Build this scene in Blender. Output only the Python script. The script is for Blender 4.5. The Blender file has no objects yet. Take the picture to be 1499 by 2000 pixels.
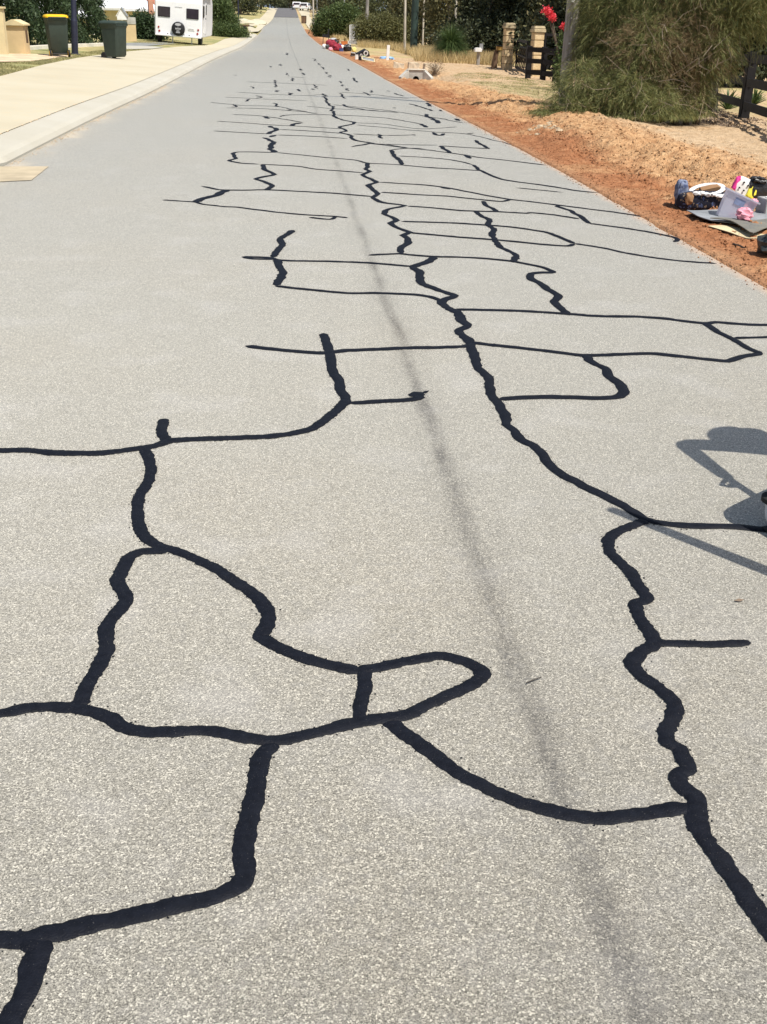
import bpy, bmesh, math, random
import numpy as np
from mathutils import Vector, Matrix, Euler

random.seed(7)
rng = np.random.default_rng(7)
sc = bpy.context.scene
COL = sc.collection
PI = math.pi

# ------------------------------------------------------------------ camera
F, CAM_H = 2150.0, 1.42
RT = np.array([0.99637, -0.08296, 0.01909])
UP = np.array([0.01679, 0.41135, 0.91132])
FW = np.array([0.08345, 0.9077, -0.41125])
cam_data = bpy.data.cameras.new('camera')
cam = bpy.data.objects.new('camera', cam_data)
COL.objects.link(cam)
cam.matrix_world = Matrix(((RT[0], UP[0], -FW[0], 0), (RT[1], UP[1], -FW[1], 0), (RT[2], UP[2], -FW[2], CAM_H), (0, 0, 0, 1)))
cam_data.sensor_fit = 'VERTICAL'
cam_data.sensor_height = 36
cam_data.lens = F / 2000 * 36
cam_data.clip_start = .05
cam_data.clip_end = 5000
sc.camera = cam

# ------------------------------------------------------------------ sky, sun, exposure
SUN_EL = math.radians(60)
SUN_DIR = Vector((.64, -.77, 0)).normalized() * math.cos(SUN_EL) + Vector((0, 0, math.sin(SUN_EL)))   # towards the sun
world = bpy.data.worlds.new('World')
sc.world = world
world.use_nodes = True
wn = world.node_tree
sky = wn.nodes.new('ShaderNodeTexSky')
sky.sky_type = 'NISHITA'
sky.sun_disc = False
sky.sun_elevation = SUN_EL
sky.sun_rotation = math.atan2(SUN_DIR.x, SUN_DIR.y)
sky.dust_density = 1.8; sky.ozone_density = .35
wn.links.new(sky.outputs[0], wn.nodes['Background'].inputs[0])
wn.nodes['Background'].inputs[1].default_value = .085
sun_data = bpy.data.lights.new('sun', 'SUN')
sun_data.energy = 4.6
sun_data.angle = math.radians(.53)
sun_data.color = (1, .955, .88)
sun = bpy.data.objects.new('sun', sun_data)
COL.objects.link(sun)
sun.rotation_euler = SUN_DIR.to_track_quat('Z', 'Y').to_euler()
sc.view_settings.view_transform = 'Standard'
sc.view_settings.look = 'None'
sc.view_settings.gamma = 1
sc.view_settings.exposure = .42
sc.view_settings.use_curve_mapping = False

# ------------------------------------------------------------------ terrain heights
RL, RR = -2.76, 2.82
KY = np.array([-30, 0, 10, 16, 25, 44, 60, 82, 110, 137, 165, 195, 225, 267, 290, 330, 400, 600, 3000.])
KZ = np.array([0, 0, 0, -.03, -.14, -.28, -.45, -.7, -.78, -.77, -.4, .15, 1.0, 2.26, 2.5, 2.4, 1.5, .5, 0])
_d = np.zeros_like(KZ)
for _i in range(1, len(KZ) - 1):
    a, b = (KZ[_i] - KZ[_i - 1]) / (KY[_i] - KY[_i - 1]), (KZ[_i + 1] - KZ[_i]) / (KY[_i + 1] - KY[_i])
    _d[_i] = 0 if a * b <= 0 else 2 * a * b / (a + b)

def zr(Y):
    Y = np.clip(np.asarray(Y, float), KY[0], KY[-1] - 1e-6)
    i = np.clip(np.searchsorted(KY, Y, side='right') - 1, 0, len(KY) - 2)
    h = KY[i + 1] - KY[i]; t = (Y - KY[i]) / h
    return ((2*t**3 - 3*t**2 + 1) * KZ[i] + (t**3 - 2*t**2 + t) * h * _d[i] + (-2*t**3 + 3*t**2) * KZ[i + 1] + (t**3 - t**2) * h * _d[i + 1])

def sstep(a, b, x):
    t = np.clip((x - a) / (b - a), 0, 1)
    return t * t * (3 - 2 * t)

def cross(X):
    X = np.asarray(X, float)
    left = np.where(X < RL - .1, .11 + .055 * np.clip(-X + RL, 0, 7), 0)
    right = np.where(X > RR, -.035 * np.clip(X - RR, 0, 7), 0)
    return left + right

_tab = rng.random((256, 256))
def vnoise(x, y):
    x = np.asarray(x, float); y = np.asarray(y, float)
    xi, yi = np.floor(x).astype(int), np.floor(y).astype(int)
    u, v = x - xi, y - yi
    u, v = u*u*(3-2*u), v*v*(3-2*v)
    g = lambda a, b: _tab[a % 256, b % 256]
    return (g(xi, yi)*(1-u)*(1-v) + g(xi+1, yi)*u*(1-v) + g(xi, yi+1)*(1-u)*v + g(xi+1, yi+1)*u*v) * 2 - 1

def bank(X, Y):
    X = np.asarray(X, float); Y = np.asarray(Y, float)
    w = X + .25 * np.sin(Y * .55) + .18 * vnoise(Y * .8, Y * 0 + 3)
    m = sstep(3.35, 4.35, w) * (1 - .75 * sstep(4.5, 6.2, w))
    m = m * sstep(5, 10, Y) * (1 - .8 * sstep(21, 30, Y)) * (1 - sstep(34, 40, Y))
    drain = -.32 * np.exp(-((X - 4.6) / .75) ** 2) * sstep(31, 37, Y) * (1 - sstep(39.4, 39.9, Y))
    return .15 * m + drain

def ground(X, Y):
    return zr(Y) + cross(X) + np.where(np.asarray(X) > RR, bank(X, Y), 0)

def rayd(x, y):
    return RT * (x - 749.5) / F - UP * (y - 1000) / F + FW

def gp(x, y, dz=0.0, f=None):
    """the place on the ground that lies along a line of sight"""
    f = f or ground
    d = rayd(x, y)
    t, prev = .5, .5
    while t < 900:
        p = d * t
        if CAM_H + p[2] < float(f(p[0], p[1])) + dz: break
        prev = t; t *= 1.004
    lo, hi = prev, t
    for _ in range(30):
        m = (lo + hi) / 2; p = d * m
        if CAM_H + p[2] < float(f(p[0], p[1])) + dz: hi = m
        else: lo = m
    p = d * hi
    return Vector((p[0], p[1], CAM_H + p[2]))

def at(x, y, Y):
    """the place at distance Y down the street along a line of sight"""
    d = rayd(x, y); t = Y / d[1]
    return Vector((d[0] * t, Y, CAM_H + d[2] * t))

def onground(X, Y, dz=0):
    return Vector((X, Y, float(ground(X, Y)) + dz))

# ------------------------------------------------------------------ materials
def mat(name, color, rough=.7, var=.15, scale=8, bump=0, bscale=None, metal=0, spec=.3, color2=None, detail=4, stretch=None, trans=0):
    m = bpy.data.materials.new(name); m.use_nodes = True
    nt = m.node_tree; p = nt.nodes['Principled BSDF']
    p.inputs['Roughness'].default_value = rough
    p.inputs['Metallic'].default_value = metal
    p.inputs['Specular IOR Level'].default_value = spec
    if trans: p.inputs['Transmission Weight'].default_value = trans
    tc = nt.nodes.new('ShaderNodeTexCoord'); co = tc.outputs['Object']
    if stretch:
        mp = nt.nodes.new('ShaderNodeMapping'); mp.inputs['Scale'].default_value = stretch
        nt.links.new(co, mp.inputs['Vector']); co = mp.outputs[0]
    n = nt.nodes.new('ShaderNodeTexNoise'); n.inputs['Scale'].default_value = scale; n.inputs['Detail'].default_value = detail
    nt.links.new(co, n.inputs['Vector'])
    r = nt.nodes.new('ShaderNodeValToRGB')
    c = color
    lo = color2 or tuple(max(0, v * (1 - var)) for v in c); hi = c if color2 else tuple(min(1, v * (1 + var)) for v in c)
    r.color_ramp.elements[0].position = .35; r.color_ramp.elements[1].position = .68
    r.color_ramp.elements[0].color = (*lo, 1); r.color_ramp.elements[1].color = (*hi, 1)
    nt.links.new(n.outputs['Fac'], r.inputs['Fac']); nt.links.new(r.outputs[0], p.inputs['Base Color'])
    if bump:
        n2 = nt.nodes.new('ShaderNodeTexNoise'); n2.inputs['Scale'].default_value = bscale or scale * 4; n2.inputs['Detail'].default_value = 5
        nt.links.new(co, n2.inputs['Vector'])
        b = nt.nodes.new('ShaderNodeBump'); b.inputs['Strength'].default_value = 1; b.inputs['Distance'].default_value = bump
        nt.links.new(n2.outputs['Fac'], b.inputs['Height']); nt.links.new(b.outputs[0], p.inputs['Normal'])
    return m

def leafmat(name, c1, c2, rough=.55, transl=.25, third=None):
    m = bpy.data.materials.new(name); m.use_nodes = True
    nt = m.node_tree; p = nt.nodes['Principled BSDF']; out = nt.nodes['Material Output']
    p.inputs['Roughness'].default_value = rough; p.inputs['Specular IOR Level'].default_value = .25
    g = nt.nodes.new('ShaderNodeNewGeometry'); r = nt.nodes.new('ShaderNodeValToRGB')
    r.color_ramp.elements[0].color = (*c1, 1); r.color_ramp.elements[1].color = (*c2, 1)
    if third:
        e = r.color_ramp.elements.new(.93); e.color = (*c2, 1)
        r.color_ramp.elements[2].color = (*third, 1); r.color_ramp.elements[2].position = .97
    nt.links.new(g.outputs['Random Per Island'], r.inputs['Fac'])
    nt.links.new(r.outputs[0], p.inputs['Base Color'])
    t = nt.nodes.new('ShaderNodeBsdfTranslucent'); nt.links.new(r.outputs[0], t.inputs['Color'])
    mx = nt.nodes.new('ShaderNodeMixShader'); mx.inputs[0].default_value = transl
    nt.links.new(p.outputs[0], mx.inputs[1]); nt.links.new(t.outputs[0], mx.inputs[2]); nt.links.new(mx.outputs[0], out.inputs['Surface'])
    return m

class N:
    """small node-tree helper"""
    def __init__(s, name):
        s.m = bpy.data.materials.new(name); s.m.use_nodes = True
        s.nt = s.m.node_tree; s.p = s.nt.nodes['Principled BSDF']; s.tc = s.nt.nodes.new('ShaderNodeTexCoord').outputs['Object']
    def node(s, t, **k):
        n = s.nt.nodes.new('ShaderNode' + t)
        for a, v in k.items(): setattr(n, a, v)
        return n
    def link(s, a, b): s.nt.links.new(a, b)
    def sock(s, n, i, v):
        if hasattr(v, 'links') or isinstance(v, bpy.types.NodeSocket): s.link(v, n.inputs[i])
        else: n.inputs[i].default_value = v
    def math(s, op, a, b=0.0, c=None):
        n = s.node('Math', operation=op); s.sock(n, 0, a); s.sock(n, 1, b)
        if c is not None: s.sock(n, 2, c)
        return n.outputs[0]
    def noise(s, scale, detail=4, vec=None, rough=.5):
        n = s.node('TexNoise'); n.inputs['Scale'].default_value = scale; n.inputs['Detail'].default_value = detail; n.inputs['Roughness'].default_value = rough
        s.link(vec or s.tc, n.inputs['Vector']); return n.outputs['Fac']
    def mapped(s, scale):
        n = s.node('Mapping'); n.inputs['Scale'].default_value = scale; s.link(s.tc, n.inputs['Vector']); return n.outputs[0]
    def ramp(s, f, stops):
        r = s.node('ValToRGB'); e = r.color_ramp.elements
        e[0].position, e[0].color = stops[0][0], (*stops[0][1], 1)
        e[1].position, e[1].color = stops[-1][0], (*stops[-1][1], 1)
        for q, c in stops[1:-1]:
            k = e.new(q); k.color = (*c, 1)
        s.link(f, r.inputs[0]); return r.outputs[0]
    def fac(s, f, a, b):
        n = s.node('MapRange'); n.interpolation_type = 'SMOOTHSTEP'; s.link(f, n.inputs[0]); n.inputs[1].default_value = a; n.inputs[2].default_value = b
        return n.outputs[0]
    def mix(s, f, a, b, blend='MIX'):
        n = s.node('Mix', data_type='RGBA', blend_type=blend); s.sock(n, 0, f)
        for i, v in ((6, a), (7, b)):
            if isinstance(v, tuple): n.inputs[i].default_value = (*v, 1)
            else: s.link(v, n.inputs[i])
        return n.outputs[2]
    def xyz(s):
        n = s.node('SeparateXYZ'); s.link(s.tc, n.inputs[0]); return n.outputs
    def bump(s, h, dist, strength=1.0, normal=None):
        b = s.node('Bump'); b.inputs['Strength'].default_value = strength; b.inputs['Distance'].default_value = dist
        s.link(h, b.inputs['Height'])
        if normal: s.link(normal, b.inputs['Normal'])
        return b.outputs[0]
    def done(s, color, rough=.8, normal=None, spec=.3):
        s.sock(s.p, 'Base Color', color if not isinstance(color, tuple) else (*color, 1)); s.p.inputs['Roughness'].default_value = rough
        s.p.inputs['Specular IOR Level'].default_value = spec
        if normal: s.link(normal, s.p.inputs['Normal'])
        return s.m

def road_material(name, dark=False):
    k = N(name)
    X, Y, Z = k.xyz()
    v = k.node('TexVoronoi', feature='F1'); v.inputs['Scale'].default_value = 320; k.link(k.tc, v.inputs['Vector'])
    chip = v.outputs['Color']; cs = k.node('SeparateColor'); k.link(chip, cs.inputs[0])
    v2 = k.node('TexVoronoi', feature='F1'); v2.inputs['Scale'].default_value = 560; k.link(k.tc, v2.inputs['Vector'])
    c2 = k.node('SeparateColor'); k.link(v2.outputs['Color'], c2.inputs[0])
    if dark:
        col = k.ramp(cs.outputs[0], [(0, (.09, .09, .095)), (1, (.17, .165, .165))])
        return k.done(col, .85, spec=.3)
    stone = k.ramp(cs.outputs[0], [(0, (.022, .021, .0185)), (.22, (.078, .0745, .064)), (.6, (.175, .167, .143)), (.85, (.315, .30, .253)), (1, (.68, .648, .55))])
    small = k.ramp(c2.outputs[0], [(0, (.02, .0192, .017)), (.5, (.158, .151, .129)), (1, (.48, .458, .388))])
    col = k.mix(.42, stone, small)
    gap = k.fac(k.noise(330, 2), .54, .66)
    col = k.mix(k.math('MULTIPLY', gap, .8), col, (.045, .043, .039))
    # broad drift of tone, warm and cool
    big = k.noise(.55, 5); mid = k.noise(3.2, 5)
    col = k.mix(k.math('MULTIPLY', k.fac(big, .42, .66), .4), col, (.56, .50, .42), 'SOFT_LIGHT')
    col = k.mix(k.math('MULTIPLY', k.fac(mid, .5, .72), .25), col, (.34, .335, .34))
    clump = k.noise(38, 3)
    col = k.mix(k.math('MULTIPLY', k.fac(clump, .47, .66), .34), col, (.15, .146, .138))
    # oil and rubber line down the paver joint, wavering
    wob = k.math('MULTIPLY', k.math('SUBTRACT', k.noise(1.1, 2, k.mapped((0, 1, 0))), .5), .05)
    d = k.math('ABSOLUTE', k.math('ADD', k.math('SUBTRACT', X, .535), wob))
    seam = k.math('SUBTRACT', 1.0, k.fac(d, .0, .05))
    patch = k.fac(k.noise(2.3, 5, k.mapped((5, 1, 1))), .35, .7)
    grit = k.fac(k.noise(70, 3), .28, .6)
    halo = k.math('MULTIPLY', k.math('SUBTRACT', 1.0, k.fac(d, .0, .16)), k.math('ADD', .06, k.math('MULTIPLY', patch, .16)))
    sm = k.math('MULTIPLY', k.math('MULTIPLY', seam, k.math('ADD', k.math('MULTIPLY', patch, .35), .45)), k.math('ADD', .35, k.math('MULTIPLY', grit, .65)))
    sm = k.math('MULTIPLY', k.math('ADD', k.math('MULTIPLY', sm, .8), halo), k.math('SUBTRACT', 1.0, k.math('MULTIPLY', k.fac(Y, 3, 14), .6)))
    col = k.mix(k.math('MULTIPLY', sm, .66), col, (.09, .088, .09))
    # a fine dark edge where the two paver runs meet
    joint = k.math('SUBTRACT', 1.0, k.fac(k.math('ABSOLUTE', k.math('SUBTRACT', X, .60)), .0, .012))
    far = k.math('MULTIPLY', k.fac(Y, 5, 9), k.math('SUBTRACT', 1.0, k.fac(Y, 14, 32)))
    col = k.mix(k.math('MULTIPLY', k.math('MULTIPLY', joint, far), k.math('MULTIPLY', patch, .5)), col, (.2, .195, .19))
    # sand blown in along both edges
    eL = k.math('SUBTRACT', 1.0, k.fac(k.math('ADD', X, k.math('MULTIPLY', k.math('SUBTRACT', mid, .5), .8)), -2.74, -2.42))
    col = k.mix(k.math('MULTIPLY', k.math('MULTIPLY', eL, k.fac(k.noise(1.3, 5), .4, .62)), .6), col, (.52, .40, .25))
    kd = k.math('SUBTRACT', 1.0, k.fac(k.math('ADD', X, k.math('MULTIPLY', k.math('SUBTRACT', mid, .5), .12)), -2.745, -2.69))
    col = k.mix(k.math('MULTIPLY', kd, .8), col, (.15, .12, .08))
    eR = k.fac(k.math('ADD', X, k.math('MULTIPLY', k.math('SUBTRACT', k.noise(5, 6), .5), .16)), 2.70, 2.83)
    col = k.mix(k.math('MULTIPLY', eR, .8), col, (.48, .27, .14))
    h = k.math('ADD', k.math('MULTIPLY', k.math('SUBTRACT', 1.0, v.outputs['Distance']), 1.0), k.math('MULTIPLY', cs.outputs[1], .5))
    nrm = k.bump(h, .0014, .5)
    val = k.node('SeparateColor'); k.link(stone, val.inputs[0])
    k.link(k.math('MULTIPLY', k.math('MULTIPLY', k.math('SUBTRACT', 1.0, k.math('MULTIPLY', sm, 1.3)), k.math('SUBTRACT', 1.0, k.math('MULTIPLY', gap, .6))), k.math('ADD', .55, k.math('MULTIPLY', val.outputs[0], 2.2))), k.p.inputs['Sheen Weight'])
    k.p.inputs['Sheen Roughness'].default_value = .62; k.p.inputs['Sheen Tint'].default_value = (1, .935, .79, 1); k.p.inputs['Diffuse Roughness'].default_value = 1
    return k.done(col, .7, nrm, .2)

def soil_material():
    k = N('orange_soil')
    X, Y, Z = k.xyz()
    n1 = k.noise(1.1, 6); n2 = k.noise(9, 6); n3 = k.noise(45, 4); n4 = k.noise(.35, 4)
    xw = k.math('ADD', X, k.math('MULTIPLY', k.math('SUBTRACT', n1, .5), 1.1))
    red = k.ramp(n2, [(.25, (.22, .092, .04)), (.5, (.33, .145, .068)), (.75, (.43, .215, .108))])
    tan = k.ramp(n2, [(.25, (.28, .14, .065)), (.5, (.48, .285, .145)), (.8, (.62, .41, .225))])
    sand = k.ramp(n2, [(.25, (.40, .275, .16)), (.5, (.51, .37, .23)), (.8, (.58, .44, .29))])
    col = k.mix(k.fac(xw, 3.3, 3.9), red, tan)
    col = k.mix(k.fac(xw, 4.4, 5.3), col, sand)
    col = k.mix(k.math('MULTIPLY', k.fac(n1, .5, .68), .55), col, tan)
    # pale sand line at the very edge of the road, dry grass ground further back
    e = k.math('SUBTRACT', 1.0, k.fac(k.math('ADD', X, k.math('MULTIPLY', k.math('SUBTRACT', n2, .5), .3)), 2.85, 3.02))
    col = k.mix(k.math('MULTIPLY', e, .35), col, (.42, .26, .15))
    gx = k.fac(xw, 4.6, 5.6); gy = k.math('MULTIPLY', k.fac(Y, 20, 25), k.math('SUBTRACT', 1.0, k.fac(Y, 31, 35)))
    gm = k.math('MULTIPLY', k.math('MULTIPLY', gx, gy), k.fac(n2, .3, .6))
    col = k.mix(k.math('MULTIPLY', gm, .75), col, (.34, .30, .14))
    col = k.mix(k.math('MULTIPLY', k.fac(n3, .56, .7), .45), col, (.20, .10, .05))
    h = k.math('ADD', k.math('MULTIPLY', n2, .7), k.math('MULTIPLY', n3, .35))
    return k.done(col, .95, k.bump(h, .09, 1), .1)

def ground_material():
    k = N('dry_ground')
    X, Y, Z = k.xyz()
    n1 = k.noise(.35, 6); n2 = k.noise(4, 6); n3 = k.noise(26, 4)
    sand = k.ramp(n2, [(.3, (.42, .29, .165)), (.7, (.54, .40, .25))])
    dry = k.ramp(n2, [(.3, (.30, .25, .11)), (.7, (.50, .42, .22))])
    grn = k.ramp(n2, [(.3, (.14, .17, .06)), (.7, (.36, .34, .16))])
    left = k.math('LESS_THAN', X, 0)
    r = k.mix(k.fac(n1, .42, .58), sand, dry)
    l = k.mix(k.fac(n1, .36, .6), grn, dry)
    col = k.mix(left, r, l)
    col = k.mix(k.math('MULTIPLY', k.fac(n3, .55, .7), .35), col, (.12, .09, .05))
    return k.done(col, .95, k.bump(n3, .04, .7), .1)

def path_material():
    k = N('cream_paving')
    n1 = k.noise(.5, 5); n2 = k.noise(5, 6); n3 = k.noise(90, 3)
    col = k.ramp(n1, [(.3, (.455, .405, .295)), (.5, (.485, .44, .328)), (.7, (.50, .46, .352))])
    col = k.mix(k.math('MULTIPLY', k.fac(n2, .52, .7), .3), col, (.57, .44, .26))
    col = k.mix(k.math('MULTIPLY', k.fac(n3, .55, .7), .2), col, (.38, .33, .24))
    return k.done(col, .85, k.bump(n3, .003, .5), .2)

def tar_material():
    k = N('bitumen_seal')
    n = k.noise(60, 4); v = k.noise(240, 3); s = k.noise(460, 1); w = k.noise(7, 4)
    col = k.ramp(n, [(.3, (.0034, .0042, .0075)), (.7, (.0072, .0086, .0138))])
    col = k.mix(k.math('MULTIPLY', k.fac(w, .5, .75), .5), col, (.012, .013, .017))
    col = k.mix(k.math('MULTIPLY', k.fac(s, .735, .78), .5), col, (.22, .21, .19))
    k.done(col, .62, k.bump(v, .0022, .7), .16)
    return k.m

M = {}
M['road'] = road_material('chip_seal_asphalt')
M['road_dark'] = road_material('dark_asphalt', True)
M['soil'] = soil_material()
M['ground'] = ground_material()
M['path'] = path_material()
M['tar'] = tar_material()
M['kerb'] = mat('kerb_concrete', (.455, .435, .37), .85, .14, 1.2, .003, 60, color2=(.425, .40, .33))
M['kerb_white'] = mat('pale_edging', (.72, .68, .58), .85, .1, 4)
M['sandpad'] = mat('pinkish_sand', (.60, .46, .31), .9, .2, 2.5, .02, 30)
M['bitdrive'] = mat('grey_drive', (.235, .24, .225), .85, .2, 5, .004, 60)
M['concrete'] = mat('weathered_concrete', (.50, .485, .44), .85, .2, 3, .006, 40, color2=(.34, .33, .29))
M['rubble'] = mat('rubble_concrete', (.56, .475, .35), .9, .3, 8, .01, 40)
M['render_wall'] = mat('cream_render', (.62, .52, .31), .8, .08, 3, .002, 60)
M['render_tan'] = mat('tan_render', (.60, .455, .255), .8, .08, 3, .002, 60)
M['binplastic'] = mat('dark_green_plastic', (.034, .05, .041), .55, .12, 6, .001, 90, spec=.4)
M['lidyellow'] = mat('yellow_plastic', (.78, .46, .012), .45, .06, 6, spec=.45)
M['wheelyellow'] = mat('yellow_wheel', (.72, .42, .02), .5, .1, 12)
M['black'] = mat('black_plastic', (.018, .018, .02), .5, .2, 10)
M['rubber'] = mat('tyre_rubber', (.02, .02, .02), .8, .2, 10)
M['navy'] = mat('navy_paint', (.022, .024, .045), .45, .15, 5, spec=.45)
M['white'] = mat('white_gelcoat', (.80, .80, .80), .35, .03, 2, spec=.45)
M['whiterough'] = mat('white_paint', (.76, .75, .72), .7, .08, 6)
M['offwhite'] = mat('off_white_print', (.45, .45, .46), .6, .1, 20)
M['glassdark'] = mat('tinted_window', (.035, .028, .038), .12, .15, 3, spec=.6)
M['redlens'] = mat('red_lens', (.30, .035, .035), .3, .15, 20, spec=.5)
M['steel'] = mat('galvanised_steel', (.42, .43, .44), .45, .2, 8, metal=.6)
M['roofwhite'] = mat('white_metal_roof', (.76, .77, .80), .4, .04, 1.5, spec=.5)
M['rooftile'] = mat('red_tiles', (.33, .13, .075), .8, .3, 6, .02, 20)
M['wood_grey'] = mat('silvered_timber', (.30, .275, .245), .85, .35, 3, .006, 12, stretch=(6, 6, .5))
M['wood_dark'] = mat('dark_stained_timber', (.009, .008, .009), .7, .35, 3, .004, 14, stretch=(4, 4, 4))
M['wood_brown'] = mat('brown_timber', (.14, .085, .05), .8, .35, 3, .006, 14, stretch=(5, 5, .6))
M['limestone'] = mat('limestone_block', (.66, .52, .32), .9, .25, 5, .012, 22, color2=(.54, .40, .22))
M['limecap'] = mat('limestone_cap', (.46, .38, .24), .9, .25, 5, .012, 22)
M['mortar'] = mat('mortar', (.13, .095, .06), .95, .2, 12)
M['bark'] = mat('grey_brown_bark', (.16, .125, .095), .9, .4, 4, .03, 12, stretch=(3, 3, .5))
M['bark_pale'] = mat('pale_bark', (.46, .42, .35), .85, .3, 3, .01, 12, stretch=(3, 3, .6))
M['bark_dark'] = mat('dark_bark', (.05, .042, .035), .9, .4, 4, .03, 12, stretch=(3, 3, .5))
M['teal'] = mat('dark_teal_sleeve', (.03, .052, .045), .7, .3, 3)
M['deadtwig'] = mat('dead_twigs', (.20, .15, .11), .9, .3, 5)
M['deadpale'] = mat('pale_dead_twigs', (.26, .21, .16), .9, .3, 5)
M['hedge'] = leafmat('hedge_leaf', (.018, .036, .016), (.07, .105, .045))
M['needle'] = leafmat('fine_needle', (.056, .078, .028), (.32, .325, .125), .6, .38, (.40, .31, .16))
M['needle2'] = leafmat('dry_needle', (.10, .075, .04), (.30, .22, .12), .7, .3)
M['tree_dark'] = leafmat('dark_tree_leaf', (.028, .038, .021), (.098, .11, .056))
M['tree_mid'] = leafmat('mid_tree_leaf', (.058, .074, .034), (.16, .17, .078))
M['tree_olive'] = leafmat('olive_tree_leaf', (.085, .086, .038), (.24, .225, .11), third=(.3, .26, .14))
M['bush_green'] = leafmat('bright_bush_leaf', (.045, .076, .026), (.145, .19, .066))
M['bush_olive'] = leafmat('wattle_leaf', (.085, .09, .034), (.20, .195, .08))
M['frond'] = leafmat('grass_tree_blade', (.03, .062, .018), (.12, .17, .055))
M['straw'] = leafmat('dry_straw', (.36, .27, .12), (.68, .54, .29), .8, .25)
M['lawn'] = leafmat('lawn_blade', (.19, .19, .075), (.52, .46, .24), .8, .25)
M['petal'] = leafmat('red_petal', (.66, .03, .05), (.88, .12, .15), .5, .3)
M['cardboard'] = mat('brown_cardboard', (.30, .17, .085), .85, .15, 8)
M['red'] = mat('red_fabric', (.27, .025, .045), .8, .3, 6, .01, 20)
M['pink'] = mat('pink_cloth', (.82, .34, .42), .7, .1, 9, .004, 40)
M['hotpink'] = mat('hot_pink_print', (.75, .05, .28), .6, .1, 9)
M['yellow'] = mat('yellow_print', (.82, .74, .08), .6, .08, 9)
M['paleyellow'] = mat('pale_yellow_plastic', (.74, .66, .24), .6, .1, 6)
M['orange'] = mat('orange_box', (.50, .16, .045), .7, .15, 6)
M['blue'] = mat('faded_blue_tarp', (.23, .40, .62), .6, .2, 5, .01, 20)
M['bluebag'] = mat('blue_cloth', (.06, .08, .20), .7, .3, 6)
M['bag_black'] = mat('black_bag', (.02, .02, .022), .35, .3, 6, .02, 14, spec=.5)
M['bag_grey'] = mat('grey_black_bag', (.045, .05, .048), .4, .35, 9, .02, 18, spec=.5)
M['matgrey'] = mat('grey_felt_mat', (.21, .195, .155), .9, .25, 6, .005, 60, color2=(.14, .14, .13))
M['matblue'] = mat('blue_grey_underlay', (.24, .255, .27), .9, .2, 6, .004, 60)
M['matcream'] = mat('cream_backing', (.56, .48, .30), .9, .15, 5, .004, 40)
M['carton'] = mat('grey_carton', (.40, .39, .38), .75, .15, 8)
M['skin'] = mat('skin', (.50, .30, .21), .5, .08, 20)
M['hair'] = mat('dark_hair', (.05, .03, .02), .7, .3, 40)
M['shirt'] = mat('orange_work_shirt', (.70, .20, .03), .8, .12, 8, .004, 40)
M['hat'] = mat('khaki_hat', (.35, .29, .17), .85, .15, 10)
M['glove'] = mat('pale_grey_rubber', (.56, .57, .62), .55, .12, 12, .002, 60)

def tub_mat():
    m = bpy.data.materials.new('milky_plastic'); m.use_nodes = True
    nt = m.node_tree; p = nt.nodes['Principled BSDF']
    p.inputs['Base Color'].default_value = (.62, .62, .68, 1); p.inputs['Roughness'].default_value = .35
    t = nt.nodes.new('ShaderNodeBsdfTranslucent'); t.inputs[0].default_value = (.72, .70, .80, 1)
    mx = nt.nodes.new('ShaderNodeMixShader'); mx.inputs[0].default_value = .38
    tr = nt.nodes.new('ShaderNodeBsdfTransparent'); mx2 = nt.nodes.new('ShaderNodeMixShader'); mx2.inputs[0].default_value = .36
    nt.links.new(p.outputs[0], mx.inputs[1]); nt.links.new(t.outputs[0], mx.inputs[2])
    nt.links.new(mx.outputs[0], mx2.inputs[1]); nt.links.new(tr.outputs[0], mx2.inputs[2])
    nt.links.new(mx2.outputs[0], nt.nodes['Material Output'].inputs['Surface'])
    return m
M['tub'] = tub_mat()

def blotch_mat(name, base, cols, scale, rough=.75, thresholds=(.5, .56, .62)):
    k = N(name)
    col = None
    c = base
    for i, cc in enumerate(cols):
        v = k.node('TexVoronoi', feature='F1'); v.inputs['Scale'].default_value = scale * (1 + .35 * i)
        mp = k.node('Mapping'); mp.inputs['Location'].default_value = (i * 3.1, i * 1.7, i * .9); k.link(k.tc, mp.inputs[0])
        nv = k.node('TexNoise'); nv.inputs['Scale'].default_value = scale * 2
        k.link(mp.outputs[0], nv.inputs[0])
        add = k.node('Mix', data_type='VECTOR'); add.inputs[0].default_value = .06
        k.link(mp.outputs[0], add.inputs[4]); k.link(nv.outputs['Color'], add.inputs[5])
        k.link(add.outputs[1], v.inputs['Vector'])
        f = k.math('LESS_THAN', v.outputs['Distance'], thresholds[i % len(thresholds)])
        c = k.mix(f, c, cc)
    return k.done(c, rough, None, .3)
M['totebag'] = blotch_mat('navy_patterned_fabric', (.011, .013, .026), [(.07, .10, .20), (.20, .155, .11), (.012, .013, .022)], 20, thresholds=(.29, .25, .2))
M['camo'] = blotch_mat('camouflage_cloth', (.30, .235, .075), [(.05, .042, .022), (.19, .14, .05), (.42, .35, .15)], 13, thresholds=(.42, .35, .3))

# ------------------------------------------------------------------ mesh building
def link(o, parent=None):
    COL.objects.link(o)
    if parent is not None: o.parent = parent
    return o

def tag(o, label=None, cat=None, group=None, kind=None):
    if label: o['label'] = label
    if cat: o['category'] = cat
    if group: o['group'] = group
    if kind: o['kind'] = kind
    return o

def thing(name, loc, label, cat, rz=0, group=None, rot=None):
    o = bpy.data.objects.new(name, None); o.empty_display_size = .1
    link(o); o.location = loc; o.rotation_euler = rot or (0, 0, rz)
    return tag(o, label, cat, group)

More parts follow.
